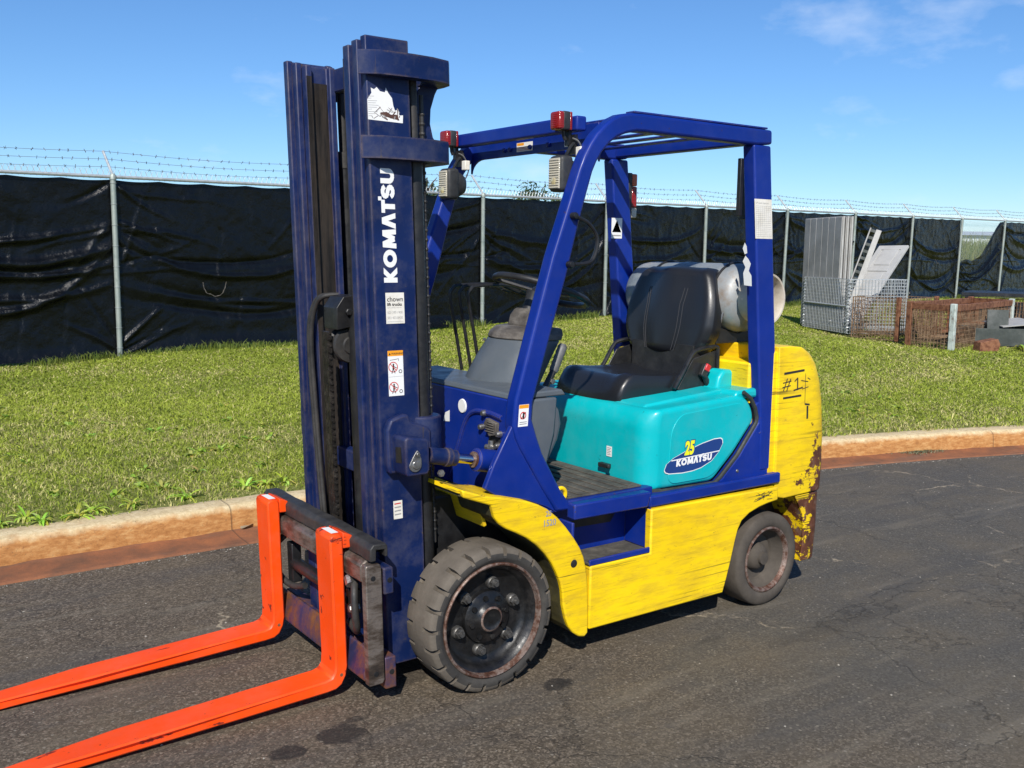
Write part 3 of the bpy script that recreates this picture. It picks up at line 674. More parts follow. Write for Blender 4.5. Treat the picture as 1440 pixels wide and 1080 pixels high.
def frame(o, u, v):                                   # matrix: local x along u, y along v
    m_ = Matrix.Identity(4); u = Vector(u).normalized(); v = Vector(v).normalized(); w = u.cross(v)
    for i in range(3): m_[i][0], m_[i][1], m_[i][2], m_[i][3] = u[i], v[i], w[i], o[i]
    return m_
def wire_panel(bm, o, u, v, lu, lv, su, sv, r, mi=0):
    o, u, v = Vector(o), Vector(u).normalized(), Vector(v).normalized(); nu, nv = max(1, round(lu/su)), max(1, round(lv/sv)); w = u.cross(v)*r
    for i in range(nu+1): p = o+u*lu*i/nu+w; tube(bm, [p, p+v*lv], r*(1.6 if i in (0, nu) else 1), 4, mi)
    for j in range(nv+1): p = o+v*lv*j/nv-w; tube(bm, [p, p+u*lu], r*(1.6 if j in (0, nv) else 1), 4, mi)
UPV = Vector((0, 0, 1))
def basket(name, o, lu, lv, h, du, dv, su, r, mat, label, extra=None):
    e = based(name, tuple(o), label, 'wire basket'); o = Vector(o)
    for q, d, l in ((o, du, lu), (o+du*lu, dv, lv), (o, dv, lv), (o+dv*lv, du, lu)):
        bm = B(); wire_panel(bm, q, d, UPV, l, h, su, su, r); finish('mesh_panel', bm, mat, e)
    bm = B(); wire_panel(bm, o+UPV*.08, du, dv, lu, lv, .1, .1, r); finish('base_grid', bm, mat, e)
    return e
cA = basket('wire_basket', (12.36, 8.19, .335), 1.55, 1.0, .86, DL, DP, .055, .0055, 'galv', 'tall galvanised wire basket holding the grey panels')
for k in (.43,):
    bm = B(); a = Vector((12.36, 8.19, .335+k))-DP*.012; tube(bm, [a, a+DL*1.55], .014, 6); finish('brace', bm, 'galv', cA)
for s in (0, 1):                                      # spiral hinges down the corners
    bm = B(); a = Vector((12.36, 8.19, .34))+DL*1.55*s; pts = [a+Vector((math.cos(i*.9)*.03, math.sin(i*.9)*.03, i*.0078)) for i in range(110)]; tube(bm, pts, .006, 4); finish('corner_coil', bm, 'galv', cA)
for k in range(3):                                    # tall grooved panels
    labs = ['tall grey panel of upright boards in the galvanised basket, front of its stack', 'tall pale-edged panel in the middle of the stack in the galvanised basket', 'tall pale-edged panel at the back of the stack in the galvanised basket']
    o = Vector((12.42, 8.36, .36))+DP*(.05+.075*k); e = based('grooved_panel', tuple(o), labs[k], 'panel', 'tall grey panels in the basket')
    wd, ht = 1.36, 1.84-.0*k
    bm = B(); box(bm, 0, wd, .0, .03, 0, ht, 0, frame(o, DL, DP)); finish('backing', bm, 'panel_edge', e, bevel=.004)
    for i in range(6):
        bm = B(); x0 = .012+i*(wd-.024)/6; box(bm, x0+.006, x0+(wd-.024)/6-.006, -.014, .001, .01, ht-.01, 0, frame(o, DL, DP)); finish('board', bm, 'panel_grey', e, bevel=.006)
# leaning lattice
e = based('lattice_panel', (12.3, 7.05, .45), 'narrow grey slatted panel leaning out of the basket', 'panel')
o = Vector((12.05, 7.30, .55)); u = (Vector((12.55, 7.10, 2.03))-o).normalized(); ln = (Vector((12.55, 7.10, 2.03))-o).length; v = Vector((.42, -.55, 0)).normalized(); v = (v-u*u.dot(v)).normalized()
for s in (1,):
    bm = B(); box(bm, 0, ln, s*.115-.012, s*.115+.075, -.03, .03, 0, frame(o, u, v)); finish('stile', bm, 'panel_edge', e, bevel=.004)
bm = B(); box(bm, 0, ln, .0, .022, -.03, .03, 0, frame(o, u, v)); finish('stile', bm, 'panel_grey', e, bevel=.004)
for k in range(13):
    bm = B(); box(bm, .08+k*ln/13.2, .08+k*ln/13.2+.05, .022, .11, -.02, -.002, 0, frame(o, u, v)); finish('slat', bm, 'bin_grey', e, bevel=.003)
# panelled door
e = based('panelled_door', (11.95, 6.7, .4), 'off-white panelled door leaning at a slant over the wire baskets', 'door')
A, Bq, Cq = Vector((13.2, 7.34, 1.74)), Vector((13.2, 6.79, 1.75)), Vector((11.9, 6.62, .50)); u = (Bq-A).normalized(); v = (Bq-Cq); ln = v.length; v = v.normalized(); v = (v-u*u.dot(v)).normalized(); o = A-v*ln
wd = (Bq-A).length; F_ = frame(o, u, v)
sgn = 1
bm = B(); box(bm, 0, wd, 0, ln, -.035, -.006, 0, F_); finish('core', bm, 'door_white', e, bevel=.003)
for x0, x1 in ((0, .09), (wd-.09, wd)):
    bm = B(); box(bm, x0, x1, 0, ln, -.006, .008, 0, F_); finish('stile', bm, 'door_white', e, bevel=.004)
for k in range(4):
    bm = B(); y = [0, ln*.34, ln*.66, ln-.1][k]; box(bm, .09, wd-.09, y, y+.10, -.006, .008, 0, F_); finish('rail', bm, 'door_white', e, bevel=.004)
for k in range(3):
    bm = B(); y = [0, ln*.34, ln*.66][k]; box(bm, .13, wd-.13, y+.15, y+ln*.32-.05, -.006, .004, 0, F_); finish('raised_panel', bm, 'door_white', e, bevel=.006)
# rusty baskets
b1 = basket('wire_basket', (11.58, 6.66, .30), .84, 1.1, .63, Vector((-.07, -1, 0)).normalized(), Vector((1, .05, 0)).normalized(), .055, .0042, 'basket_rust', 'rusty square-mesh basket between the galvanised basket and the white post')
b2 = basket('wire_basket', (11.34, 5.52, .275), .78, 2.7, .60, Vector((-.2, -1, 0)).normalized(), Vector((1, .21, 0)).normalized(), .062, .0045, 'basket_rust', 'long rusty basket with angle-iron rims and flaking white corner posts')
du, dv = Vector((-.2, -1, 0)).normalized(), Vector((1, .21, 0)).normalized(); o = Vector((11.34, 5.52, .275))
for q, d, l in ((o, du, .78), (o+du*.78, dv, 2.7), (o, dv, 2.7), (o+dv*2.7, du, .78)):
    bm = B(); box(bm, 0, l, -.025, .02, .535, .625, 0, frame(q, d, UPV.cross(d))); finish('rim', bm, 'rust', b2, bevel=.004)
for q, mt in ((o+du*.78, 'flaky_white'), (o+du*.78+dv*2.7, 'flaky_white'), (o, 'rust'), (o+dv*2.7, 'rust')):
    bm = B(); box(bm, -.045, .045, -.045, .045, -.02, .70, 0, frame(q, du, dv)); finish('corner_post', bm, mt, b2, bevel=.006)
o1 = Vector((11.58, 6.66, .30)); d1 = Vector((-.07, -1, 0)).normalized(); e1 = Vector((1, .05, 0)).normalized()
for q in (o1+d1*.84, o1+d1*.84+e1*1.1):
    bm = B(); box(bm, -.03, .03, -.03, .03, -.01, .66, 0, frame(q, d1, e1)); finish('corner_post', bm, 'rust', b1, bevel=.005)
# bits stored in the rusty baskets
for k in range(5):
    e = based('rusty_bar', (12+.25*k, 5.6+.03*k, .4), ['rusty bar lying on top inside the long basket', 'rusty bar lying low in the long basket'][k > 1], 'bar', 'rusty bars in the long basket')
    a = Vector((11.6+.3*k, 5.0+.12*k, .36+.09*k if k < 2 else .38)); bm = B(); box(bm, 0, 1.3, 0, .05, 0, .05, 0, frame(a, Vector((1, .35-.1*k, .02)), Vector((-.3, 1, 0)))); finish('steel_bar', bm, 'rust', e, bevel=.004)
# more rusty crates behind
basket('wire_basket', (12.95, 6.75, .29), .95, 1.1, .52, Vector((-.1, -1, 0)).normalized(), Vector((1, .1, 0)).normalized(), .06, .006, 'rust', 'low rusty crate standing behind the long basket')
basket('wire_basket', (14.35, 6.05, .29), 1.0, 1.0, .56, Vector((-.2, -1, 0)).normalized(), Vector((1, .2, 0)).normalized(), .06, .006, 'basket_rust', 'brown mesh crate between the long basket and the dark rack')
for k in range(6):
    a = Vector((12.2+.42*k, 5.35+.08*k, .34)); l = .9+.1*(k % 3); bm = B(); box(bm, 0, l, 0, .30, 0, .035, 0, frame(a+Vector((0, 0, .055*(k % 4))), Vector((1, .3-.12*k, .05*(k % 3)-.03)), Vector((.1*k-.3, 1, 0)))); o = finish('rusty_sheet', bm, 'rust' if k % 2 else 'basket_rust', None, bevel=.004); tag(o, 'rusty sheet steel offcut lying inside the long basket', 'sheet', 'offcuts in the long basket')
# black plastic pallets on end
def pallet(o, u, v, lu, lv, label, th=.12):
    e = based('plastic_pallet', tuple(o), label, 'pallet', 'black pallets by the fence'); F_ = frame(o, u, v)
    for k in range(9):
        bm = B(); box(bm, k*lu/9+.01, k*lu/9+lu/9*.62, 0, lv, 0, th, 0, F_); finish('slat', bm, 'dark_steel', e, bevel=.004)
    for k in range(3):
        bm = B(); box(bm, 0, lu, k*(lv-.07)/2-.0, k*(lv-.07)/2+(.07 if k == 2 else lv*.42), -.03, 0.002, 0, F_); finish('runner', bm, 'dark_steel', e, bevel=.004)
    return e
pallet(Vector((16.6, 7.95, .30)), Vector((.62, -1, 0)), UPV, 2.1, .42, 'low black slatted pallet standing on edge below the fence gap')
pallet(Vector((18.1, 7.1, .30)), Vector((.62, -1, 0)), UPV, 1.5, .78, 'tall black slatted pallet standing on edge at the end of the row')
# dark steel rack
e = based('steel_rack', (15.2, 6.0, .35), 'dark steel rack with a mesh top behind the rusty baskets', 'rack')
F_ = frame(Vector((14.6, 6.6, .30)), Vector((.45, -1, 0)), Vector((1, .45, 0)))
bm = B(); box(bm, 0, 2.2, 0, 1.2, .60, .66, 0, F_); finish('deck', bm, 'dark_steel', e, bevel=.006)
for x in (0.05, 1.1, 2.1):
    for y in (.05, 1.1):
        bm = B(); box(bm, x, x+.06, y, y+.06, 0, .602, 0, F_); finish('leg', bm, 'dark_steel', e, bevel=.004)
for k in range(3):
    bm = B(); wire_panel(bm, F_ @ Vector((0, -.01, .05)), F_.col[0].xyz, UPV, 2.2, .54, .14, .14, .006); finish('mesh_panel', bm, 'galv' if k == 9 else 'dark_steel', e); break
# grey bins and plates
e = based('scrap_bin', (12.7, 4.55, .29), 'low open grey-green bin beside the white flaking post', 'bin'); F_ = frame(Vector((12.15, 4.95, .27)), Vector((.9, -.75, 0)), Vector((.75, .9, 0)))
for q in ((0, 1.5, 0, .03, 0, .26), (0, 1.5, .67, .70, 0, .26), (0, .03, .031, .669, 0, .26), (1.47, 1.5, .031, .669, 0, .26), (.031, 1.469, .031, .669, .02, .05)):
    bm = B(); box(bm, *q, 0, F_); finish('side' if q[4] == 0 else 'bottom', bm, 'bin_grey', e, bevel=.004)
e = based('scrap_plate', (12.6, 4.8, .4), 'grey plate standing tilted in the low bin', 'plate'); bm = B()
box(bm, 0, .30, 0, .5, 0, .02, 0, frame(Vector((12.42, 4.92, .30)), Vector((.7, -.7, 0)), Vector((.1, .1, 1)))); finish('sheet', bm, 'bin_grey', e, bevel=.003)
e = based('scrap_plate', (12.9, 4.3, .4), 'pale bent sheet draped over the low bin', 'plate'); bm = B()
for a, b, z0, z1 in ((0, .55, .34, .40), (.55, 1.1, .40, .30)):
    vv = [bm.verts.new(frame(Vector((12.5, 4.75, .22)), Vector((.9, -.75, 0)), Vector((.75, .9, 0))) @ Vector(p)) for p in ((a, -.05, z0), (b, -.05, z1), (b, .75, z1+.03), (a, .75, z0+.03))]; bm.faces.new(vv)
bmesh.ops.remove_doubles(bm, verts=bm.verts[:], dist=.001); bmesh.ops.solidify(bm, geom=bm.faces[:], thickness=.012); finish('sheet', bm, 'panel_edge', e)
e = based('rusty_block', (11.42, 4.55, .27), 'small rusty block at the foot of the white flaking post', 'block'); bm = B()
prism(bm, [(0, 0), (.26, 0), (.30, .12), (.26, .20), (.02, .15)], 'y', 0, .2); xform(bm, Matrix.Translation((11.32, 4.42, .25)) @ Matrix.Rotation(-.6, 4, 'Z')); finish('casting', bm, 'rust', e, bevel=.01)
for i, (x, y) in enumerate(((12.0, 4.15), (12.5, 3.75), (12.9, 3.95), (11.9, 3.75), (12.3, 4.3), (13.1, 3.5))):
    weed(x, y, 16, .26, .05, .26, 'leafy green weed clump in front of the low grey bin', 'weed clumps by the bin', .75)
# loose weeds of the lawn
EDGE = [(-.92, 2.66), (-.74, 2.67), (-.66, 2.72), (-.98, 2.78), (-1.12, 2.70), (.22, 2.80), (.34, 2.78), (.46, 2.79), (-.15, 2.74), (-.45, 2.74)]
for x, y in EDGE: weed(x, y, 18, random.uniform(.09, .14), .017, .095, 'strap-leaved pale green weed growing at the lawn edge against the kerb', W_EDGE, 1.25)
LAW = [(float(a), float(b)) for a, b in zip(np.random.RandomState(77).uniform(-.9, 1.6, 26), np.random.RandomState(78).uniform(2.9, 7.0, 26)) if b > 3.0+.9*a]+[(float(a), float(b)) for a, b in zip(np.random.RandomState(79).uniform(5.0, 8.5, 14), np.random.RandomState(80).uniform(2.3, 4.2, 14))]+[(-.47, 2.99), (-.2, 3.01), (.1, 3.3), (.16, 4.5), (.31, 3.91), (.31, 5.0), (.79, 4.2), (-.3, 3.3), (5.73, 2.38), (6.32, 2.45), (5.66, 2.23), (6.0, 2.6), (5.9, 2.2), (.5, 3.3), (6.7, 2.9), (-.75, 3.2), (.9, 3.1), (7.5, 3.3)]
for x, y in LAW: weed(x, y, 12, random.uniform(.06, .12), random.uniform(.018, .034), .065, 'broad-leaved green weed low among the lawn grass', W_LAWN, .95)
bm = B(); lay = bm.verts.layers.float_color.new('tint'); leaf_strip(bm, (0, 0, 0), .4, .10, .05, .02, .01, lay, (.42, .36, .25)); o = finish('dead_leaf', bm, LEAF, None, 180, loc=(.05, 2.42, .022)); tag(o, 'pale dead leaf lying in the gutter', 'leaf')
g = np.random.RandomState(40); n = 500; x = 5.35+g.randn(n)*.10; y = 1.60+g.randn(n)*.03-(x-5.35)*.3
o = blades('grass_clippings', x, y, np.full(n, .016), np.full(n, .012), np.full(n, .006), np.array([.24, .26, .16])*(.6+.7*g.rand(n)[:, None]), GRASS, 3.5, 1, 3); o['kind'] = 'stuff'; o['label'] = 'pale heap of dry clippings in the gutter'
# loose grit on the asphalt
g = np.random.RandomState(50); n = 520; bm = B()
for k in range(n+900):
    x = g.uniform(-1.6, 6.5); y = g.uniform(-1.3, 1.9)
    if k >= n: x = g.uniform(-2.5, 9); y = float(yk(np.array(x)))-.03-abs(g.randn())*.03
    if y > float(yk(np.array(x)))-.02 or (-.25 < x < 2 and 0 < y < 1.06): continue
    s = .0022+.0035*g.rand()**3
    vv = [bm.verts.new((x+s*a*g.uniform(.6, 1.6), y+s*b*g.uniform(.6, 1.6), max(0, c)*s*.9)) for a, b, c in ((1, 0, 0), (-.5, .9, 0), (-.5, -.9, 0), (0, 0, 1))]
    for f in ((0, 1, 3), (1, 2, 3), (2, 0, 3)): bm.faces.new([vv[i] for i in f])
MB['grit'] = worn('grit', [(.16, .15, .13), (.34, .31, .26), (.5, .47, .4)], 3, .8, 0, .1)
o = finish('grit', bm, 'grit', None, 20, kind='stuff'); o.location.z = -.0005; o['label'] = 'pale grit scattered over the asphalt'
# ------------------------------------------------------------------ forklift
FK = based('forklift', (.75, .53, 0), 'blue, yellow and teal forklift truck with lowered mast and orange forks', 'forklift')
W_ = 1.06
def far(y): return W_-y
def ypair(a, b, s): return (a, b) if s == 0 else (far(b), far(a))
TILT = .036; TF = Matrix.Shear('XY', 4, (0, 0)) if False else Matrix(((1, 0, -TILT, TILT*.3), (0, 1, 0, 0), (0, 0, 1, 0), (0, 0, 0, 1)))   # mast leans forward

# --- wheels
def tyre_mesh(bm, r, w, rin, lugs, grooves=True):
    fr = [0, .2, .4, .58, .765, .772, .985, .992] if grooves else [0, .5]
    ang = [(2*math.pi*(k+f)/lugs, j) for k in range(lugs) for j, f in enumerate(fr)]; seg = len(ang)
    prof = [(rin, .012), (rin+.012, .003), (r-.036, .0), (r-.020, .003), (r-.005, .010), (r, .018), (r+.001, .060), (r+.001, .0605), (r+.002, w*.5), (r+.001, w-.0605), (r+.001, w-.060), (r, w-.018), (r-.005, w-.010), (r-.03, w), (rin, w)]
    mis = [1, 1, 1, 0, 0, 0, 0, 0, 0, 0, 0, 0, 1, 1]
    rings = []
    for i, (q, a) in enumerate(prof):
        ring = []
        for t, j in ang:
            rr = q; tt = t+(math.pi/lugs if i > 7 else 0)*0
            if grooves and j in (5, 6) and (3 <= i <= 6 or 10 <= i <= 12): rr = q-(.021 if 4 <= i <= 11 else .009)
            ring.append(bm.verts.new((rr*math.cos(tt), a, rr*math.sin(tt))))
        rings.append(ring)
    for i in range(len(rings)-1):
        for k in range(seg):
            f = bm.faces.new([rings[i][k], rings[i][(k+1) % seg], rings[i+1][(k+1) % seg], rings[i+1][k]]); f.material_index = mis[i]
def place(o, e): o.parent = e; o.location = (0, 0, 0); return o
class Wheel: pass
def make_front():
    p = {}
    bm = B(); tyre_mesh(bm, .265, .185, .210, 22); p['tyre'] = finish('tyre', bm, ['tyre', 'tyre_side'], None, 42)
    bm = B(); lathe(bm, [(.2115, .012), (.2115, .005), (.207, .001), (.202, .003), (.199, .014), (.196, .024)], 72, mis=[0]*6); p['rim'] = finish('rim', bm, 'rim_rust', None)
    bm = B(); lathe(bm, [(.197, .022), (.186, .030), (.178, .050), (.168, .068), (.15, .072), (.098, .070), (.092, .062), (.0005, .06)], 64); 
    p['disc'] = finish('wheel_disc', bm, 'hub_black', None, 50)
    bm = B(); lathe(bm, [(.098, .070), (.096, .050), (.088, .044), (.062, .040), (.052, .032), (.046, .022), (.039, .019), (.034, .022), (.028, .025), (.0005, .022)], 48, mis=[0, 0, 0, 0, 0, 1, 0, 0, 0])
    for k in range(8): t = k*math.pi/4+.2; hexnut(bm, (.075*math.cos(t), .044, .075*math.sin(t)), .0105, .011)
    p['hub'] = finish('hub', bm, ['hub_black', 'rim_rust'], None, 40)
    return p
FP = make_front()
def nut_mesh():
    bm = B(); lathe(bm, [(.0005, .029), (.009, .029), (.0105, .032), (.0105, .045)], 10); hexnut(bm, (0, .062, 0), .0185, .022); lathe(bm, [(.0185, .052), (.0225, .056), (.0235, .066), (.0235, .073)], 16)
    return finish('lug_nut', bm, 'nut', None, 40)
NUT = nut_mesh()
def build_front(loc, rz, first):
    w = bpy.data.objects.new('front_wheel', FP['tyre'].data) if not first else FP['tyre']
    if not first: COL.objects.link(w)
    w.name = 'front_wheel'; w.parent = FK; w.location = Vector(loc)-Vector(FK['base']); w.rotation_euler = (0, rz[0], rz[1])
    for k in ('rim', 'disc', 'hub'):
        c = FP[k] if first else FP[k].copy()
        if not first: COL.objects.link(c)
        c.parent = w; c.location = (0, 0, 0)
    for k in range(6):
        c = NUT if (first and k == 0) else NUT.copy()
        if not (first and k == 0): COL.objects.link(c)
        t = k*math.pi/3+.30; c.parent = w; c.location = (.124*math.cos(t), 0, .124*math.sin(t)); c.rotation_euler = (0, k*.4, 0)
build_front((.085, 0, .263), (.0, 0), True); build_front((.085, W_, .263), (.1, math.pi), False)
def rear_parts():
    p = {}; bm = B(); tyre_mesh(bm, .211, .145, .148, 36, False); p['tyre'] = finish('rear_wheel', bm, ['tyre_rear', 'tyre_rear'], None, 50)
    bm = B(); lathe(bm, [(.150, .014), (.150, .006), (.143, .003), (.136, .008), (.131, .022), (.126, .05), (.106, .074)], 56, mis=[0, 0, 0, 0, 1, 1]); p['rim'] = finish('rim', bm, ['rim_rust', 'tyre_rear'], None)
    bm = B(); lathe(bm, [(.108, .070), (.104, .080), (.066, .082), (.060, .06), (.050, .045), (.030, .036), (.028, .022), (.012, .020), (.0005, .020)], 44); p['hub'] = finish('hub', bm, 'tyre_rear', None, 40)
    return p
RP = rear_parts()
for i, (loc, rz) in enumerate((((1.598, .026, .211), 0), ((1.598, W_-.026, .211), math.pi))):
    w = RP['tyre'] if i == 0 else RP['tyre'].copy()
    if i: COL.objects.link(w)
    w.parent = FK; w.location = Vector(loc)-Vector(FK['base']); w.rotation_euler = (0, 0, rz+(R(1.5) if i == 0 else R(1.5)))
    for k in ('rim', 'hub'):
        c = RP[k] if i == 0 else RP[k].copy()
        if i: COL.objects.link(c)
        c.parent = w; c.location = (0, 0, 0)

# --- dark inner box added to block light, and the axles
bm = B(); box(bm, .36, 1.90, .22, .84, .14, .60); box(bm, -.05, .36, .30, .76, .20, .66); finish('underbody_light_block', bm, 'black_paint', FK, bevel=.01)
bm = B(); tube(bm, [(.085, .1, .263), (.085, .96, .263)], .07, 16); finish('drive_axle', bm, 'black_paint', FK)
bm = B(); tube(bm, [(1.598, .15, .211), (1.598, .91, .211)], .04, 12); box(bm, 1.53, 1.66, .2, .86, .17, .28); finish('steer_axle', bm, 'black_paint', FK)

# --- fenders, side panels
FTOP = [(-.051, .756), (.046, .722), (.14, .703), (.226, .679), (.28, .658), (.321, .636), (.37, .597), (.41, .555), (.45, .507), (.481, .463), (.500, .425), (.512, .385), (.521, .335), (.525, .284), (.529, .20), (.530, .115)]
FBOT = [(.513, .102), (.485, .110), (.455, .132), (.434, .160), (.419, .196), (.405, .25), (.399, .309), (.388, .348), (.370, .386), (.346, .427), (.315, .467), (.275, .507), (.229, .541), (.18, .568), (.136, .590), (.105, .613), (.086, .639), (.071, .685), (.02, .703), (-.045, .728)]
def strip(bm, path, y0, y1, th, sgn=1):              # sheet along an outline, thickness inwards
    n = len(path)
    P = []
    for i, p in enumerate(path):
        a, b = Vector(path[max(i-1, 0)]), Vector(path[min(i+1, n-1)]); d = (b-a).normalized(); nn = Vector((-d.y, d.x))*th*sgn
        P.append((Vector(p), Vector(p)-nn))
    for i in range(n-1):
        (a, a2), (b, b2) = P[i], P[i+1]
        v = [bm.verts.new((q.x, y, q.y)) for y in (y0, y1) for q in (a, b, b2, a2)]
        for f in ((0, 1, 2, 3), (4, 7, 6, 5), (0, 4, 5, 1), (3, 2, 6, 7), (0, 3, 7, 4), (1, 5, 6, 2)): bm.faces.new([v[k] for k in f])
    bmesh.ops.remove_doubles(bm, verts=bm.verts[:], dist=.0004)
for s in (0, 1):
    bm = B(); a, b = ypair(.010, .034, s); prism(bm, FTOP+FBOT, 'y', a, b)
    fo = finish('fender', bm, 'yellow', FK, bevel=.006, seg=2)
    a, b = ypair(.036, .24, s); bm = B(); strip(bm, FTOP, a, b, .014); o = finish('fender_top', bm, 'yellow', fo, 60)
    bm = B(); strip(bm, FBOT[2:], a, b, .012, 1); finish('wheel_arch', bm, 'shaded_yellow', fo, 60)  # arch strip coloured as yellow in shadow
    a, b = ypair(.115, .48, s); bm = B(); prism(bm, [(.075, .705), (.088, .650), (.112, .575), (.126, .579), (.102, .654), (.089, .707)], 'y', a, b); finish('front_apron', bm, 'yellow', fo, bevel=.004)
    if s == 0:
        bm = B(); lathe(bm, [(.0005, .0095), (.015, .0095), (.0165, .0105)], 20, c=(.452, 0, .405)); finish('access_hole', bm, 'black_paint', fo)
        D = Decal((.30, .010, .575), (1, 0, 0), (0, 0, 1)); D.text('25', .012, .034, .028, 0, 1, .0006); D.text('1520', .0, -.003, .034, 0, 1, .0008, .9); D.done('worn_number', ['print_grey'], fo)
SIDE = [(.536, .125), (1.29, .122), (1.312, .185), (1.331, .248), (1.345, .300), (1.357, .345), (1.371, .39), (1.393, .425), (1.44, .452), (1.501, .469), (1.56, .479), (1.619, .484), (1.628, .486), (1.626, .546), (.850, .556), (.850, .377), (.536, .379)]
for s in (0, 1):
    a, b = ypair(.012, .05, s); bm = B(); prism(bm, SIDE, 'y', a, b); o = finish('side_panel', bm, 'yellow', FK, bevel=.007)
    if s == 0:
        D = Decal((1.52, .012, .527), (1, 0, 0), (0, 0, 1))
        for k in range(16): D.line((random.uniform(-.06, .07), random.uniform(-.03, .012)), (random.uniform(-.06, .07), random.uniform(-.03, .012)), .0022, 0, k*.1)
        D.done('scribble', ['print_black'], o)
# --- frame, floor, step
for s in (0, 1):
    bm = B()
    a, b = ypair(.026, .09, s); box(bm, .852, 1.655, a, b, .558, .606)
    fr = finish('frame_rail', bm, 'blue', FK, bevel=.008)
    bm = B()
    a, b = ypair(.012, .06, s); prism(bm, [(.452, .572), (.83, .568), (.845, .612), (.845, .630), (.452, .632)], 'y', a, b)
    finish('step_sill', bm, 'blue', fr, bevel=.006)
    bm = B(); a, b = ypair(.17, .185, s); box(bm, .44, .86, a, b, .36, .60); a, b = ypair(.020, .169, s); box(bm, .852, .864, a, b, .39, .556); box(bm, .448, .46, a, b, .39, .56)
    st = finish('step_well', bm, 'blue', FK, bevel=.003)
    a, b = ypair(.014, .168, s); bm = B(); box(bm, .53, .85, a, b, .381, .392); finish('tread', bm, 'floor_mat', st, bevel=.003)
    a, b = ypair(.012, .022, s); bm = B(); box(bm, .532, .848, a, b, .379, .402); finish('tread_lip', bm, 'blue', st, bevel=.003)
    a, b = ypair(.1675, .1705, s); bm = B(); prism(bm, [(.55, .487), (.77, .482), (.80, .520), (.55, .516)], 'y', a, b); finish('slot', bm, 'black_paint', st)
bm = B(); box(bm, .30, .90, .062, far(.062), .60, .634); fl = finish('floor_plate', bm, 'blue', FK, bevel=.004)
bm = B(); box(bm, .36, .86, .085, far(.085), .634, .642)
for k in range(9): box(bm, .38+k*.052, .40+k*.052, .09, far(.09), .642, .646)
finish('floor_mat', bm, 'floor_mat', fl, bevel=.002)

# --- counterweight
CWO = [(1.62, 1.168), (1.70, 1.168), (1.80, 1.160), (1.89, 1.128), (1.955, 1.075), (1.995, 1.00), (2.020, .90), (2.04, .74), (2.044, .60), (2.040, .480), (1.70, .476), (1.635, .492), (1.632, .70), (1.628, .95)]
CWL = [(1.790, .474), (2.030, .474), (2.030, .30), (2.018, .150), (1.850, .152), (1.872, .235), (1.874, .307), (1.858, .37), (1.825, .43)]
def loft_y(bm, outl, y0, y1, r, xlim, prof=(0, .05, .15, .3, .5, .75, 1)):
    st = [y0+r*q for q in prof]; st = st+[far(v) for v in st[::-1]] if y1 is None else st
    rings = []
    for y in st:
        d = min(y-y0, far(y0)-y, r); sh = r-math.sqrt(max(0, r*r-(r-d)**2))
        ring = []
        for x, z in outl:
            k = min(1, max(0, (x-xlim[0])/(xlim[1]-xlim[0]))); ring.append(bm.verts.new((x-sh*k*.95, y, z-sh*.30*max(0, (z-1.05)/.12)*0)))
        rings.append(ring)
    n = len(outl)
    for i in range(len(rings)-1):
        for k in range(n): bm.faces.new([rings[i][k], rings[i][(k+1) % n], rings[i+1][(k+1) % n], rings[i+1][k]])
    bm.faces.new(rings[0][::-1]); bm.faces.new(rings[-1])
bm = B(); loft_y(bm, CWO, .040, None, .13, (1.75, 1.98)); cw = finish('counterweight', bm, 'yellow', FK, 45, bevel=.012, seg=3)
bm = B(); loft_y(bm, CWL, .048, None, .12, (1.86, 2.0)); finish('counterweight_foot', bm, 'yellow', cw, 45, bevel=.008)
bm = B(); box(bm, 1.50, 1.628, .10, .96, .60, 1.10); finish('inner_block', bm, 'yellow', cw, bevel=.01)
bm = B(); box(bm, 1.597, 1.640, .052, .10, .56, 1.15); finish('corner_strip', bm, 'yellow', cw, bevel=.01)
D = Decal((1.66, .040, .99), (1, 0, 0), (0, 0, 1))   # hand-painted number
for p, q, w in (((0, -.02), (.025, .035), .006), ((.022, -.022), (.047, .033), .006), ((-.005, .016), (.052, .022), .005), ((-.008, -.004), (.048, .002), .005), ((.095, .033), (.098, -.022), .008), ((.075, .018), (.097, .034), .006), ((.07, -.022), (.135, -.012), .007),
                ((0, .058), (.14, .066), .010), ((0, -.052), (.125, -.048), .009), ((.15, .05), (.155, -.09), .003), ((.12, .02), (.17, .012), .004), ((.13, -.02), (.175, -.012), .004), ((.155, -.09), (.19, -.095), .008), ((.165, .03), (.185, .02), .004), ((.175, -.10), (.178, -.16), .012)): D.line(p, q, w, 0, random.random()*3)
D.done('painted_number', ['print_black'], cw)

# --- engine hood
HO = [(.868, .612), (1.26, .606), (1.39, .716), (1.510, .846), (1.500, .898), (1.468, .943), (1.42, .968), (.905, .940), (.872, .885)]
def fillet(pts, rs, n=5):
    out = []
    for i, p in enumerate(pts):
        p = Vector(p); a, b = Vector(pts[i-1]), Vector(pts[(i+1) % len(pts)]); da, db = (a-p).normalized(), (b-p).normalized(); r = min(rs, (a-p).length*.45, (b-p).length*.45)
        for k in range(n+1):
            t = k/n; out.append(tuple((p+da*r)*(1-t)**2+p*2*t*(1-t)+(p+db*r)*t*t))
    return out
HF = fillet(HO, .03)
def inset(pts, d_):
    out = []; n = len(pts)
    for i in range(n):
        a, p, b = Vector(pts[i-1]), Vector(pts[i]), Vector(pts[(i+1) % n]); t = (b-a).normalized(); out.append(p+Vector((-t.y, t.x))*d_)
    return out
bm = B(); rings = []; RR, RF = .022, .085
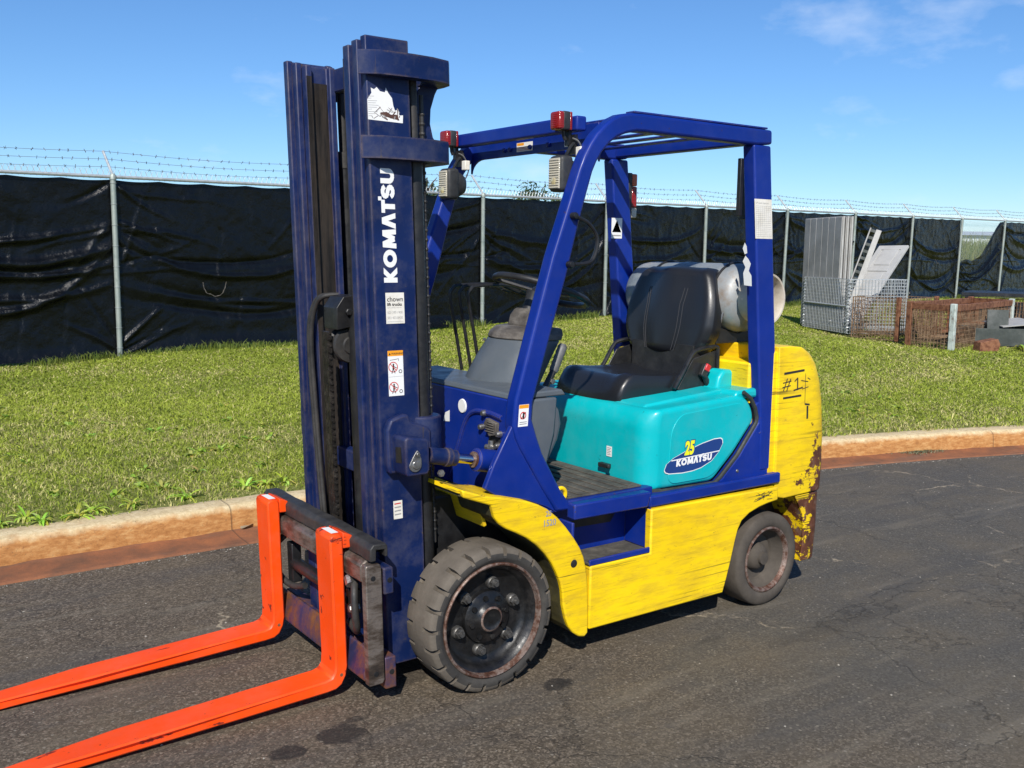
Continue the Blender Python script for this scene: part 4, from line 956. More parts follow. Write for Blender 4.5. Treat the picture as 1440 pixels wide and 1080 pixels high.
for dd in (0, .0012, .004, .008, .013, .018, .022, .032, .045, .06, .075, .085):
    e1 = RR-math.sqrt(max(0, RR*RR-(RR-min(dd, RR))**2)); e2 = RF-math.sqrt(max(0, RF*RF-(RF-min(dd, RF))**2)); row = []
    for q in inset(HF, e1):
        k = min(1, max(0, 1-(q.x-.872)/.10)); row.append((q.x+max(0, e2-e1)*k, q.y))
    rings.append((dd, row))
sts = [(.068+dd, row) for dd, row in rings]+[(far(.068+dd), row) for dd, row in rings[::-1]]
VR = [[bm.verts.new((x, y, z)) for x, z in row] for y, row in sts]
for i in range(len(VR)-1):
    for k in range(len(HF)): bm.faces.new([VR[i][k], VR[i][(k+1) % len(HF)], VR[i+1][(k+1) % len(HF)], VR[i+1][k]])
bm.faces.new(VR[0][::-1]); bm.faces.new(VR[-1])
hood = finish('engine_hood', bm, 'teal', FK, 60)
bm = B(); prism(bm, fillet([(.985, .628), (.990, .74), (1.0, .855), (1.05, .915), (1.41, .935), (1.455, .895), (1.478, .845), (1.375, .735), (1.248, .628)], .05), 'y', .0645, .069); finish('side_bulge', bm, 'teal', hood, bevel=.0035, seg=3)
bm = B(); prism(bm, [(1.40, .955), (1.57, .955), (1.57, 1.03), (1.55, 1.055), (1.45, 1.062), (1.42, 1.03)], 'y', .20, far(.20)); finish('rear_cowl', bm, 'teal', hood, bevel=.018, seg=4)
bm = B(); prism(bm, [(1.38, .95), (1.535, .945), (1.545, .975), (1.52, .99), (1.40, .985)], 'y', .075, far(.075)); finish('hinge_cover', bm, 'teal', hood, bevel=.014, seg=3)
bm = B(); prism(bm, [(.92, .930), (1.40, .950), (1.40, .985), (.95, .952)], 'y', .16, far(.16)); finish('seat_deck', bm, 'teal', hood, bevel=.015, seg=3)
bm = B(); sp = [(.862, .56, .607), (.862, .20, .607), (.868, .13, .607), (.90, .082, .606), (.95, .068, .605), (1.262, .064, .600), (1.30, .064, .622), (1.40, .064, .706), (1.515, .064, .838), (1.519, .064, .86), (1.505, .064, .905), (1.475, .066, .95), (1.43, .068, .979)]
tube(bm, sp, .0095, 8); finish('seal_strip', bm, 'seal', hood)
bm = B(); tube(bm, sp[:5], .012, 8); finish('seal_bead', bm, 'seal', hood)
D = Decal((0, .0645, 0), (1, 0, 0), (0, 0, 1))        # emblem
EM = [(.966, .692), (.972, .682), (.993, .675), (1.07, .670), (1.13, .672), (1.179, .679), (1.241, .701), (1.282, .733), (1.306, .767), (1.303, .784), (1.291, .791), (1.252, .791), (1.182, .780), (1.081, .756), (1.015, .736), (.977, .715)]
cx_, cz_ = 1.14, .73
D.poly([(cx_+(x-cx_)*1.02, cz_+(z-cz_)*1.06) for x, z in EM], 1, 0); D.poly(EM, 0, 1)
D.line((1.003, .7265), (1.289, .7385), .0042, 1, 2); D.logo(1.030, .6985, .0285, .212, 1, 3, .08, .03)
D.text('25', 1.078, .7435, .078, 0, 2, .0075, .72, .10); D.text('25', 1.078, .7450, .075, 2, 4, .0042, .72, .10)
D.done('emblem', ['print_blue', 'white', 'print_yellow'], hood)
D = Decal((.8675, .295, .742), (0, -1, 0), (0, 0, 1)); D.rect(-.016, -.022, .018, .022, 0); 
for k in range(5): D.line((-.012, .014-k*.007), (.012-.004*(k % 2), .014-k*.007), .003, 1)
D.done('sticker', ['white', 'print_grey'], hood)
bm = B(); box(bm, .845, .868, .28, .34, .672, .690); tube(bm, [(.855, .28, .683), (.83, .26, .69), (.825, .245, .69)], .008, 8); finish('hood_latch', bm, 'plastic_black', hood, bevel=.004)
for s in (0, 1):
    a, b = ypair(.058, .10, s); bm = B(); prism(bm, [(.87, .575), (.87, .600), (1.262, .592), (1.31, .620), (1.41, .704), (1.527, .836), (1.530, .865), (1.50, .92), (1.52, .93), (1.645, .90), (1.658, .575)], 'y', a, b)
    pn = finish('rear_side_panel', bm, 'blue', FK, bevel=.006)
    if s == 0:
        for x, z in ((1.61, .80), (1.618, .64), (1.40, .637)):
            bm = B(); lathe(bm, [(.0005, .0535), (.006, .054), (.008, .058)], 12, c=(x, 0, z)); finish('screw', bm, 'bolt', pn)
        bm = B(); tube(bm, smooth_path([(1.53, .0575, .79), (1.57, .0575, .808), (1.60, .0575, .785), (1.605, .0575, .70), (1.60, .0575, .65), (1.56, .0575, .638)]), .003, 6); finish('pressed_line', bm, 'blue', pn)

# --- front cowl
bm = B(); box(bm, .205, .235, .085, far(.085), .60, 1.038); cowl = finish('front_cowl', bm, 'blue', FK, bevel=.006)
bm = B(); tube(bm, smooth_path([(.204, .50, .68), (.204, .44, .80), (.204, .38, .92), (.204, .32, .965), (.204, .22, .972), (.204, .14, .965)]), .010, 8); finish('pressed_rib', bm, 'blue', cowl)
for s in (0, 1):
    a, b = ypair(.075, .10, s); bm = B(); prism(bm, [(.21, .62), (.21, 1.035), (.41, 1.035), (.40, .90), (.37, .80), (.35, .70), (.33, .62)], 'y', a, b)
    o = finish('cowl_side', bm, 'grey_plastic', cowl, bevel=.008)
bm = B(); prism(bm, [(.205, 1.038), (.46, 1.038), (.44, 1.062), (.215, 1.058)], 'y', .085, far(.085)); finish('dash_top', bm, 'grey_plastic', cowl, bevel=.006)
bm = B(); lathe(bm, [(.0005, .2), (.026, .2), (.028, .2045)], 22, 'x', (0, .405, .975)); xform(bm, Matrix.Scale(1.0, 4)); finish('round_label', bm, 'white', cowl)
bm = B(); lathe(bm, [(.0005, .2035), (.03, .203), (.034, .2048)], 24, 'x', (0, 0, 0)); xform(bm, Matrix.Translation((0, .185, .845)) @ Matrix.Diagonal((1, 1.35, 1.9, 1))); finish('valve_opening', bm, 'black_paint', cowl)
bm = B(); prism(bm, [(.155, .945), (.22, .955), (.235, .935), (.215, .905), (.20, .89), (.16, .90)], 'x', .187, .204)
for k in range(5): box(bm, .183, .19, .165+.002*k, .225-.004*k, .905+k*.009, .909+k*.009)
finish('connector_block', bm, 'worn_pad', cowl, bevel=.002)
for y, z in ((.245, .97), (.262, .915), (.148, .905), (.155, .86)):
    bm = B(); lathe(bm, [(.0005, .183), (.009, .184), (.012, .192), (.012, .205)], 10, 'x', (0, y, z)); finish('bolt', bm, 'bolt', cowl)
bm = B(); tube(bm, [(.19, .185, .80), (.186, .187, .84), (.19, .19, .875)], .011, 8); hexnut(bm, (.188, .188, .85), .017, .02, 'z'); tube(bm, [(.19, .165, .85), (.182, .21, .85)], .010, 8); tube(bm, [(.19, .16, .82), (.183, .205, .815)], .008, 8); finish('valve_fitting', bm, 'bolt', cowl)
bm = B(); prism(bm, [(.50, .90), (.545, .895), (.535, .93), (.50, .945)], 'x', .2035, .2045); finish('label', bm, 'white', cowl)

# --- dashboard hump, steering column and wheel
def shield(bm, rings, n=22):                          # front-bulging cover: rings of (front-centre x, bulge, centre y, half width, back x, z)
    P = []
    for cx, rx, cy, ry, xb, z in rings:
        row = [(xb, cy+ry, z)]+[(cx-rx*math.cos(R(t)), cy-ry*math.sin(R(t)), z) for t in [-90+180*i/n for i in range(n+1)]]+[(xb, cy-ry, z)]
        P.append([bm.verts.new(q) for q in row])
    m_ = len(P[0])
    for i in range(len(P)-1):
        for k in range(m_): bm.faces.new([P[i][k], P[i][(k+1) % m_], P[i+1][(k+1) % m_], P[i+1][k]])
    bm.faces.new(P[-1]); bm.faces.new(P[0][::-1])
bm = B(); shield(bm, [(.490, .178, .495, .198, .50, 1.044), (.492, .180, .495, .198, .50, 1.056), (.535, .170, .484, .194, .545, 1.15), (.575, .158, .475, .190, .585, 1.222)]); dash = finish('column_cover', bm, 'grey_plastic', FK, 50, bevel=.005)
bm = B(); shield(bm, [(.575, .163, .475, .195, .59, 1.2225), (.583, .160, .475, .192, .60, 1.246), (.592, .140, .478, .176, .61, 1.264), (.598, .12, .48, .155, .615, 1.268)]); finish('worn_pad', bm, 'worn_pad', dash, 60, bevel=.005)
for y in (.325, .63):
    bm = B(); lathe(bm, [(.0005, -.004), (.006, -.003), (.007, .006)], 10, 'x', (.455, y, 1.205)); finish('screw', bm, 'bolt', dash)
bm = B(); prism(bm, [(.535, 1.262), (.67, 1.262), (.69, 1.33), (.575, 1.338), (.55, 1.31)], 'y', .445, .585); col = finish('steering_column', bm, 'worn_pad', FK, bevel=.012, seg=3)
bm = B(); tube(bm, [(.60, .53, 1.30), (.625, .53, 1.36), (.64, .53, 1.40)], [.032, .03, .038], 16); finish('boot', bm, 'plastic_black', col)
SW = Matrix.Translation((.675, .53, 1.408)) @ Matrix.Rotation(R(19), 4, 'Y')
bm = B(); tube(bm, [SW @ Vector((.202*math.cos(t), .202*math.sin(t), 0)) for t in [2*math.pi*k/48 for k in range(48)]], .0135, 10, closed=True); swh = finish('steering_wheel', bm, 'plastic_black', FK)
bm = B(); lathe(bm, [(.0005, .012), (.03, .010), (.045, -.005), (.05, -.03), (.035, -.05)], 24, 'z'); xform(bm, SW); finish('wheel_hub', bm, 'plastic_black', swh)
for a in (150, 30, 270):
    bm = B(); c, s_ = math.cos(R(a)), math.sin(R(a)); prism(bm, [(.03*c-.018*s_, .03*s_+.018*c), (.20*c-.011*s_, .20*s_+.011*c), (.20*c+.011*s_, .20*s_-.011*c), (.03*c+.018*s_, .03*s_-.018*c)], 'z', -.016, -.002); xform(bm, SW); finish('spoke', bm, 'plastic_black', swh, bevel=.004)
for k, dy in enumerate((0, -.055, -.105)):            # hydraulic levers
    y = .80+dy; x0 = .455+.012*k; bm = B()
    tube(bm, smooth_path([(x0, y, 1.06), (x0-.035, y, 1.24), (x0-.062, y, 1.375), (x0-.05, y-.002, 1.41), (x0-.02, y-.004, 1.424), (x0+.12, y-.01, 1.428), (x0+.21, y-.012, 1.41)]), .0075, 8); lv = finish('control_lever', bm, 'black_paint', FK)
    bm = B(); tube(bm, [(x0+.20, y-.012, 1.412), (x0+.235, y-.012, 1.404), (x0+.25, y-.012, 1.40)], [.012, .018, .010], 12); finish('knob', bm, 'plastic_black', lv)
bm = B(); tube(bm, [(.43, .22, 1.00), (.50, .24, 1.08), (.53, .25, 1.115)], .014, 8); pb = finish('parking_brake', bm, 'black_paint', FK)
bm = B(); pts = [Vector((.525, .25, 1.105)).lerp(Vector((.575, .252, 1.21)), k/10) for k in range(11)]; tube(bm, pts, [.016, .019, .0175, .0195, .0175, .0195, .0175, .0195, .018, .019, .013], 14); finish('grip', bm, 'grip', pb)
bm = B(); hexnut(bm, (.505, .235, 1.07), .012, .012); finish('pivot_bolt', bm, 'bolt', pb)
bm = B(); vs2 = prism(bm, [(.285, .99), (.33, 1.045), (.40, 1.03), (.435, .985), (.447, .93), (.432, .87), (.40, .815), (.365, .76), (.34, .72)], 'y', .088, .15); finish('side_cover', bm, 'grey_plastic', cowl, bevel=.02, seg=4)
bm = B(); tube(bm, smooth_path([(.415, .10, .650), (.425, .09, .675), (.445, .085, .683), (.462, .085, .670), (.462, .085, .648), (.45, .09, .636)]), .008, 8); finish('tow_hook', bm, 'yellow', FK)

# --- seat
bm = B()
def rbox(bm, M4, sx, sy, sz, r, seg=4, mi=0):         # rounded box
    v = box(bm, -sx, sx, -sy, sy, -sz, sz, mi); es = list({e for q in v for e in q.link_edges})
    res = bmesh.ops.bevel(bm, geom=es, offset=r, segments=seg, profile=.5, affect='EDGES')
    vv = list({q for f in res['faces'] for q in f.verts}); bmesh.ops.transform(bm, matrix=M4, verts=vv); return vv
def seat_cushion():
    bm = B(); n, m_ = 26, 22; P = []
    for i in range(n+1):
        row = []
        u = i/n
        for j in range(m_+1):
            v = j/m_*2-1; x = .945+.48*u; half = .240*(1-.10*(1-u)**3); y = .53+half*math.sin(v*math.pi/2)
            z = 1.055-.02*math.sin(math.pi*u)-.03*u*u+.022*(v*v)*(.4+u)+.01*math.exp(-((abs(v)-.55)/.12)**2)
            ed = max(0, abs(v)-.80)/.20; z -= .075*ed**2.2
            if u < .16: z -= .09*((.16-u)/.16)**2.2
            row.append(bm.verts.new((x-(.03*(1-v*v) if u < .2 else 0)*(1-u/.2), y, z)))
        P.append(row)
    for i in range(n):
        for j in range(m_): bm.faces.new([P[i][j], P[i+1][j], P[i+1][j+1], P[i][j+1]])
    bd = [e for e in bm.edges if e.is_boundary]; r_ = bmesh.ops.extrude_edge_only(bm, edges=bd); vv = [g_ for g_ in r_['geom'] if isinstance(g_, bmesh.types.BMVert)]
    for q in vv: q.co.z = .905; q.co.y = .53+(q.co.y-.53)*.94; q.co.x = 1.19+(q.co.x-1.19)*.95
    bm.faces.new([q for q in sorted(vv, key=lambda q: math.atan2(q.co.y-.53, q.co.x-1.19))]); return bm
seat = finish('seat', seat_cushion(), 'vinyl', FK, 60)
ST = Matrix.Translation((1.415, .545, 1.105)) @ Matrix.Rotation(R(11), 4, 'Y')
bm = B(); n, m_ = 30, 24
def back_front(u, v):                                 # u up, v across
    half = .282*(1-.28*max(0, (u-.42)/.58)**2.0)*(1-.26*max(0, (.34-u)/.34)**1.5)
    x = -.045+.02*v*v-.018*math.cos(v*5.2)*(.6)+.02*math.sin(u*math.pi)*-.6
    return (x, half*v, .415*u)
grid_f = [[None]*(m_+1) for _ in range(n+1)]
for i in range(n+1):
    for j in range(m_+1):
        u, v = i/n, math.sin((j/m_*2-1)*math.pi/2); x, y, z = back_front(u, v); e = max(0, abs(v)-.86)/.14; t_ = max(0, u-.90)/.10; b_ = max(0, .08-u)/.08
        grid_f[i][j] = bm.verts.new(ST @ Vector((x+.035*e*e+.035*t_*t_+.03*b_*b_, y, z-.004*t_)))
for i in range(n):
    for j in range(m_): bm.faces.new([grid_f[i][j], grid_f[i+1][j], grid_f[i+1][j+1], grid_f[i][j+1]])
bd = [e for e in bm.edges if e.is_boundary]; r_ = bmesh.ops.extrude_edge_only(bm, edges=bd); vv = [g_ for g_ in r_['geom'] if isinstance(g_, bmesh.types.BMVert)]
ax_ = ST.to_3x3() @ Vector((1, 0, 0)); ctr = ST @ Vector((0, 0, .2))
for q in vv: q.co = q.co+ax_*.075; q.co = q.co+(ctr-q.co)*.06
sv = sorted(vv, key=lambda q: math.atan2((ST.inverted() @ q.co).z-.2, (ST.inverted() @ q.co).y)); bm.faces.new(sv)
bk = finish('backrest', bm, 'vinyl', seat, 60)
for v in (-.42, -.36, .36, .42):
    bm = B(); pts = []
    for i in range(24):
        u = .04+.70*i/23; vx = v+(-.22 if v < 0 else .22)*max(0, u-.55)*1.4; x, y, z = back_front(u, vx); pts.append(ST @ Vector((x-.0012, y, z)))
    tube(bm, pts, .0013, 4); finish('stitching', bm, 'thread', seat)
bm = B(); box(bm, .97, 1.40, .36, .70, .948, .95); box(bm, .98, 1.44, .345, .375, .925, .965); box(bm, .98, 1.44, .685, .715, .925, .965); box(bm, 1.385, 1.43, .33, .73, .93, 1.16); box(bm, 1.0, 1.42, .37, .69, .90, .945); finish('seat_base', bm, 'plastic_black', seat, bevel=.008)
for s in (0, 1):
    y = .272 if s == 0 else far(.272); bm = B(); tube(bm, smooth_path([(1.215, y, .985), (1.27, y, 1.06), (1.315, y, 1.125), (1.345, y, 1.145), (1.42, y, 1.155), (1.475, y, 1.155), (1.482, y, 1.12), (1.482, y, 1.02)], 5), .010, 8); hr = finish('hip_rail', bm, 'black_paint', seat)
    bm = B(); a, b = ypair(.276, .283, s); prism(bm, [(1.24, .98), (1.33, 1.11), (1.475, 1.14), (1.475, 1.0), (1.42, .955), (1.30, .95)], 'y', a, b); finish('hip_plate', bm, 'plastic_black', seat, bevel=.003)
bm = B(); box(bm, -.018, .018, -.012, .012, -.03, .03); xform(bm, Matrix.Translation((1.385, .258, 1.055)) @ Matrix.Rotation(.5, 4, 'Y')); bu = finish('belt_buckle', bm, 'plastic_black', seat, bevel=.005)
bm = B(); box(bm, -.015, .015, -.015, .0, .0, .032); xform(bm, Matrix.Translation((1.385, .255, 1.055)) @ Matrix.Rotation(.5, 4, 'Y')); finish('release_button', bm, 'buckle_red', bu, bevel=.004)
bm = B(); tube(bm, [(1.385, .262, 1.04), (1.42, .266, .99), (1.44, .27, .95)], .014, 8); finish('belt_stalk', bm, 'plastic_black', bu)

# --- overhead guard
PO = [(.397, .605), (.334, .695), (.273, .791), (.227, .862), (.207, .901), (.193, .951), (.202, 1.043), (.28, 1.302), (.358, 1.555), (.398, 1.662), (.474, 1.868), (.497, 1.919), (.523, 1.962), (.555, 2.003), (.595, 2.038), (.63, 2.062), (.669, 2.08), (.72, 2.089), (.785, 2.091), (1.522, 2.089), (1.526, 2.03)]
PI_ = [(1.43, 2.022), (.80, 2.024), (.75, 2.023), (.70, 2.012), (.655, 1.995), (.62, 1.972), (.584, 1.937), (.558, 1.9), (.539, 1.862), (.483, 1.69), (.423, 1.475), (.354, 1.262), (.282, 1.032), (.278, .967), (.302, .899), (.328, .835), (.366, .772), (.418, .684), (.487, .600)]
guard = None
for s in (0, 1):
    a, b = ypair(.052, .112, s); bm = B(); prism(bm, PO+PI_, 'y', a, b); o = finish('overhead_guard' if s == 0 else 'side_frame', bm, 'blue', FK if s == 0 else guard, 30, bevel=.011, seg=3)
    if s == 0: guard = o
    a, b = ypair(.056, .080, s); bm = B(); prism(bm, [(.190, .950), (.112, .818), (.074, .735), (.126, .700), (.256, .668), (.352, .628), (.400, .600), (.335, .695), (.27, .794), (.224, .866), (.204, .905)], 'y', a, b); finish('gusset', bm, 'blue', guard, bevel=.004)
    a, b = ypair(.054, .118, s); bm = B(); prism(bm, [(1.412, 2.024), (1.520, 2.024), (1.648, .82), (1.648, .62), (1.545, .62), (1.535, .82)], 'y', a, b); rp = finish('rear_post', bm, 'blue', guard, bevel=.009, seg=3)
    if s == 0:
        D = Decal((1.49, .054, 1.72), (1, 0, -.0), (-.105, 0, 1)); D.rect(-.054, -.084, .056, .082, 0)
        for k in range(17): D.line((-.046, -.075+k*.008), (.048, -.075+k*.008), .0009, 1)
        for k in range(8): D.line((-.046+k*.0134, -.075), (-.046+k*.0134, .053), .0009, 1)
        D.text('Load capacity', -.03, .062, .012, 1); D.line((-.044, .062), (-.034, .070), .002, 1)
        D.done('capacity_chart', ['cream', 'print_grey'], rp)
        D = Decal((1.4345, .062, 1.52), (0, 1, 0), (-.105, 0, 1), (-1, 0, -.1))
        g = random.Random(3); D.poly([(-.002, -.085), (.04, -.082), (.043, -.03), (.030, -.005), (.044, .02), (.028, .045), (.012, .03), (.0, .01), (.012, -.02), (-.002, -.04)], 0); D.poly([(.018, .055), (.032, .05), (.042, .075), (.03, .10), (.02, .085)], 0)
        D.done('torn_sticker', ['white'], rp)
    else:
        D = Decal((1.455, far(.118), 1.69), (1, 0, 0), (0, 0, 1)); D.rect(-.035, -.05, .035, .05, 0); D.poly([(-.03, -.02), (.0, .04), (.03, -.02)], 1); D.line((-.028, -.036), (.028, -.036), .006, 1); D.done('sticker', ['white', 'print_grey'], rp)
bm = B(); box(bm, .500, .548, .105, far(.105), 2.012, 2.066); finish('front_bar', bm, 'blue', guard, bevel=.008, seg=3)
AR = [(.10, 2.05), (.10, 1.905)]+[(.10+.09*(1-math.cos(R(k*15))), 1.905+.058*math.sin(R(k*15))) for k in range(1, 7)]
AR = AR+[(far(y), z) for y, z in AR[::-1]]
bm = B(); prism(bm, AR, 'x', .600, .612); hd = finish('header_plate', bm, 'blue', guard, bevel=.003)
D = Decal((.600, .56, 1.995), (0, -1, 0), (0, 0, 1)); D.rect(-.055, -.018, .055, .018, 0); D.rect(-.052, .006, -.005, .0165, 1, 1)
for k in range(3): D.line((-.05, -.001-k*.006), (.05-.02*(k == 2), -.001-k*.006), .0018, 2)
D.done('warning_label', ['white', 'print_orange', 'print_red'], hd)
D = Decal((.600, .27, 1.985), (0, -1, 0), (0, 0, 1)); D.rect(-.03, -.012, .03, .012, 0); D.text('FG25', -.026, -.006, .014, 1); D.done('label', ['white', 'print_grey'], hd)
for y in (.52, .66, .70, .40):
    bm = B(); lathe(bm, [(.0005, .588), (.007, .589), (.010, .594), (.010, .601)], 10, 'x', (0, y, 1.99)); finish('bolt', bm, 'blue', hd)
for k in range(6):
    x = .655+.132*k; bm = B(); box(bm, x, x+.050, .108, far(.108), 2.060, 2.068); finish('roof_slat', bm, 'blue', guard, bevel=.003)
bm = B(); box(bm, 1.44, 1.50, .108, far(.108), 2.030, 2.082); finish('rear_bar', bm, 'blue', guard, bevel=.008)
for s in (0, 1):
    a, b = ypair(.060, .108, s); bm = B(); box(bm, .74, 1.50, a, b, 2.0915, 2.099); finish('roof_trim', bm, 'blue', guard, bevel=.002)
# grab handle
bm = B(); tube(bm, smooth_path([(.447, .045, 1.70), (.47, .035, 1.69), (.51, .034, 1.672), (.545, .034, 1.632), (.548, .034, 1.59), (.53, .034, 1.545), (.50, .034, 1.53), (.445, .036, 1.525)], 5), .0075, 8); gh = finish('grab_handle', bm, 'black_paint', FK)
for x, z in ((.444, 1.70), (.430, 1.525)):
    bm = B(); lathe(bm, [(.0005, .026), (.010, .027), (.013, .032), (.013, .056)], 12, c=(x, 0, z)); finish('boss', bm, 'black_paint', gh)
D = Decal((.236, .052, .985), (1, 0, 0), (.06, 0, 1)); D.rect(-.022, -.04, .022, .04, 0); D.rect(-.021, .026, .021, .039, 1, 1); D.ring(-.002, .0, .010, .014, 2); D.line((-.012, -.012), (.010, .012), .003, 2); D.rect(-.004, -.012, .004, .01, 3, 1.5)
for k in range(2): D.line((-.016, -.024-k*.007), (.016, -.024-k*.007), .002, 3)
D.done('warning_label', ['white', 'print_orange', 'print_red', 'print_black'], guard)
# lamps
def turn_signal(y, flip):
    bm = B(); rbox(bm, Matrix.Translation((.468, y, 2.046)), .018, .031, .034, .008); t = finish('turn_signal', bm, 'housing', FK, 60)
    bm = B(); rbox(bm, Matrix.Translation((.447, y, 2.046)), .015, .030, .033, .010); finish('lens', bm, 'lens_red', t, 60)
    bm = B(); rbox(bm, Matrix.Translation((.488, y, 2.046)), .006, .030, .033, .004); finish('rear_lens', bm, 'lens_red', t, 60)
    bm = B(); tube(bm, [(.475, y, 2.02), (.478, y, 1.995), (.485, y, 1.98)], .008, 8); box(bm, .492, .505, y-.012, y+.012, 1.96, 2.06); finish('bracket', bm, 'black_paint', t)
turn_signal(.152, 0); turn_signal(far(.135), 1)
def headlight(y, x):
    bm = B(); rbox(bm, Matrix.Translation((x, y, 1.855)), .030, .040, .066, .016, 4); h = finish('headlight', bm, 'housing', FK, 60)
    bm = B(); lathe(bm, [(.058, 0), (.052, .03), (.036, .055), (.0005, .065)], 20, 'x', (0, 0, 0)); xform(bm, Matrix.Translation((x+.02, y, 1.855)) @ Matrix.Diagonal((1, .62, 1.0, 1))); finish('shell', bm, 'housing', h, 60)
    bm = B(); box(bm, x-.034, x-.028, y-.030, y+.030, 1.800, 1.910)
    for k in range(12): box(bm, x-.0365, x-.033, y-.029, y+.029, 1.803+k*.009, 1.8065+k*.009)
    finish('lens', bm, 'lens_clear', h, bevel=.001)
    bm = B(); lathe(bm, [(.0005, -.0375), (.010, -.037), (.016, -.035)], 16, 'x', (x, y, 1.828)); finish('reflector', bm, 'lens_glow', h)
    bm = B(); tube(bm, [(x+.02, y, 1.92), (x+.035, y-.01, 1.955), (x+.06, y-.02, 1.985)], .007, 8); box(bm, x+.045, x+.06, y-.02, y+.02, 1.93, 2.0); finish('bracket', bm, 'black_paint', h)
    bm = B(); tube(bm, smooth_path([(x+.035, y-.02, 1.985), (x+.05, y-.04, 1.97), (x+.07, y-.045, 1.92), (x+.065, y-.03, 1.88)]), .003, 6); finish('cable', bm, 'grip', h)
    bm = B(); box(bm, x+.05, x+.075, y-.05, y-.02, 1.915, 1.955); finish('connector', bm, 'cream', h, bevel=.003)
headlight(.145, .462); headlight(far(.140), .462)
for s in (0, 1):                                      # tail lamps on the rear posts
    y = .165 if s == 0 else far(.075); bm = B(); box(bm, 1.535, 1.56, y-.035, y+.035, 1.74, 1.965)
    if s == 0: box(bm, 1.52, 1.56, y, y+.05, 1.72, 1.98)
    t = finish('tail_light', bm, 'housing', FK, bevel=.004)
    xe = 1.568 if s == 0 else 1.595
    for z0, z1, mt in ((1.795, 1.90, 'lens_red'), (1.90, 1.962, 'lens_orange'), (1.743, 1.795, 'lens_clear')):
        bm = B(); box(bm, 1.56, xe, y-.034, y+.034, z0+.001, z1-.001); finish('lens', bm, mt, t, bevel=.006)
bm = B(); box(bm, 1.395, 1.414, .105, .125, 1.73, 1.97); finish('lamp_guard', bm, 'black_paint', guard, bevel=.003)

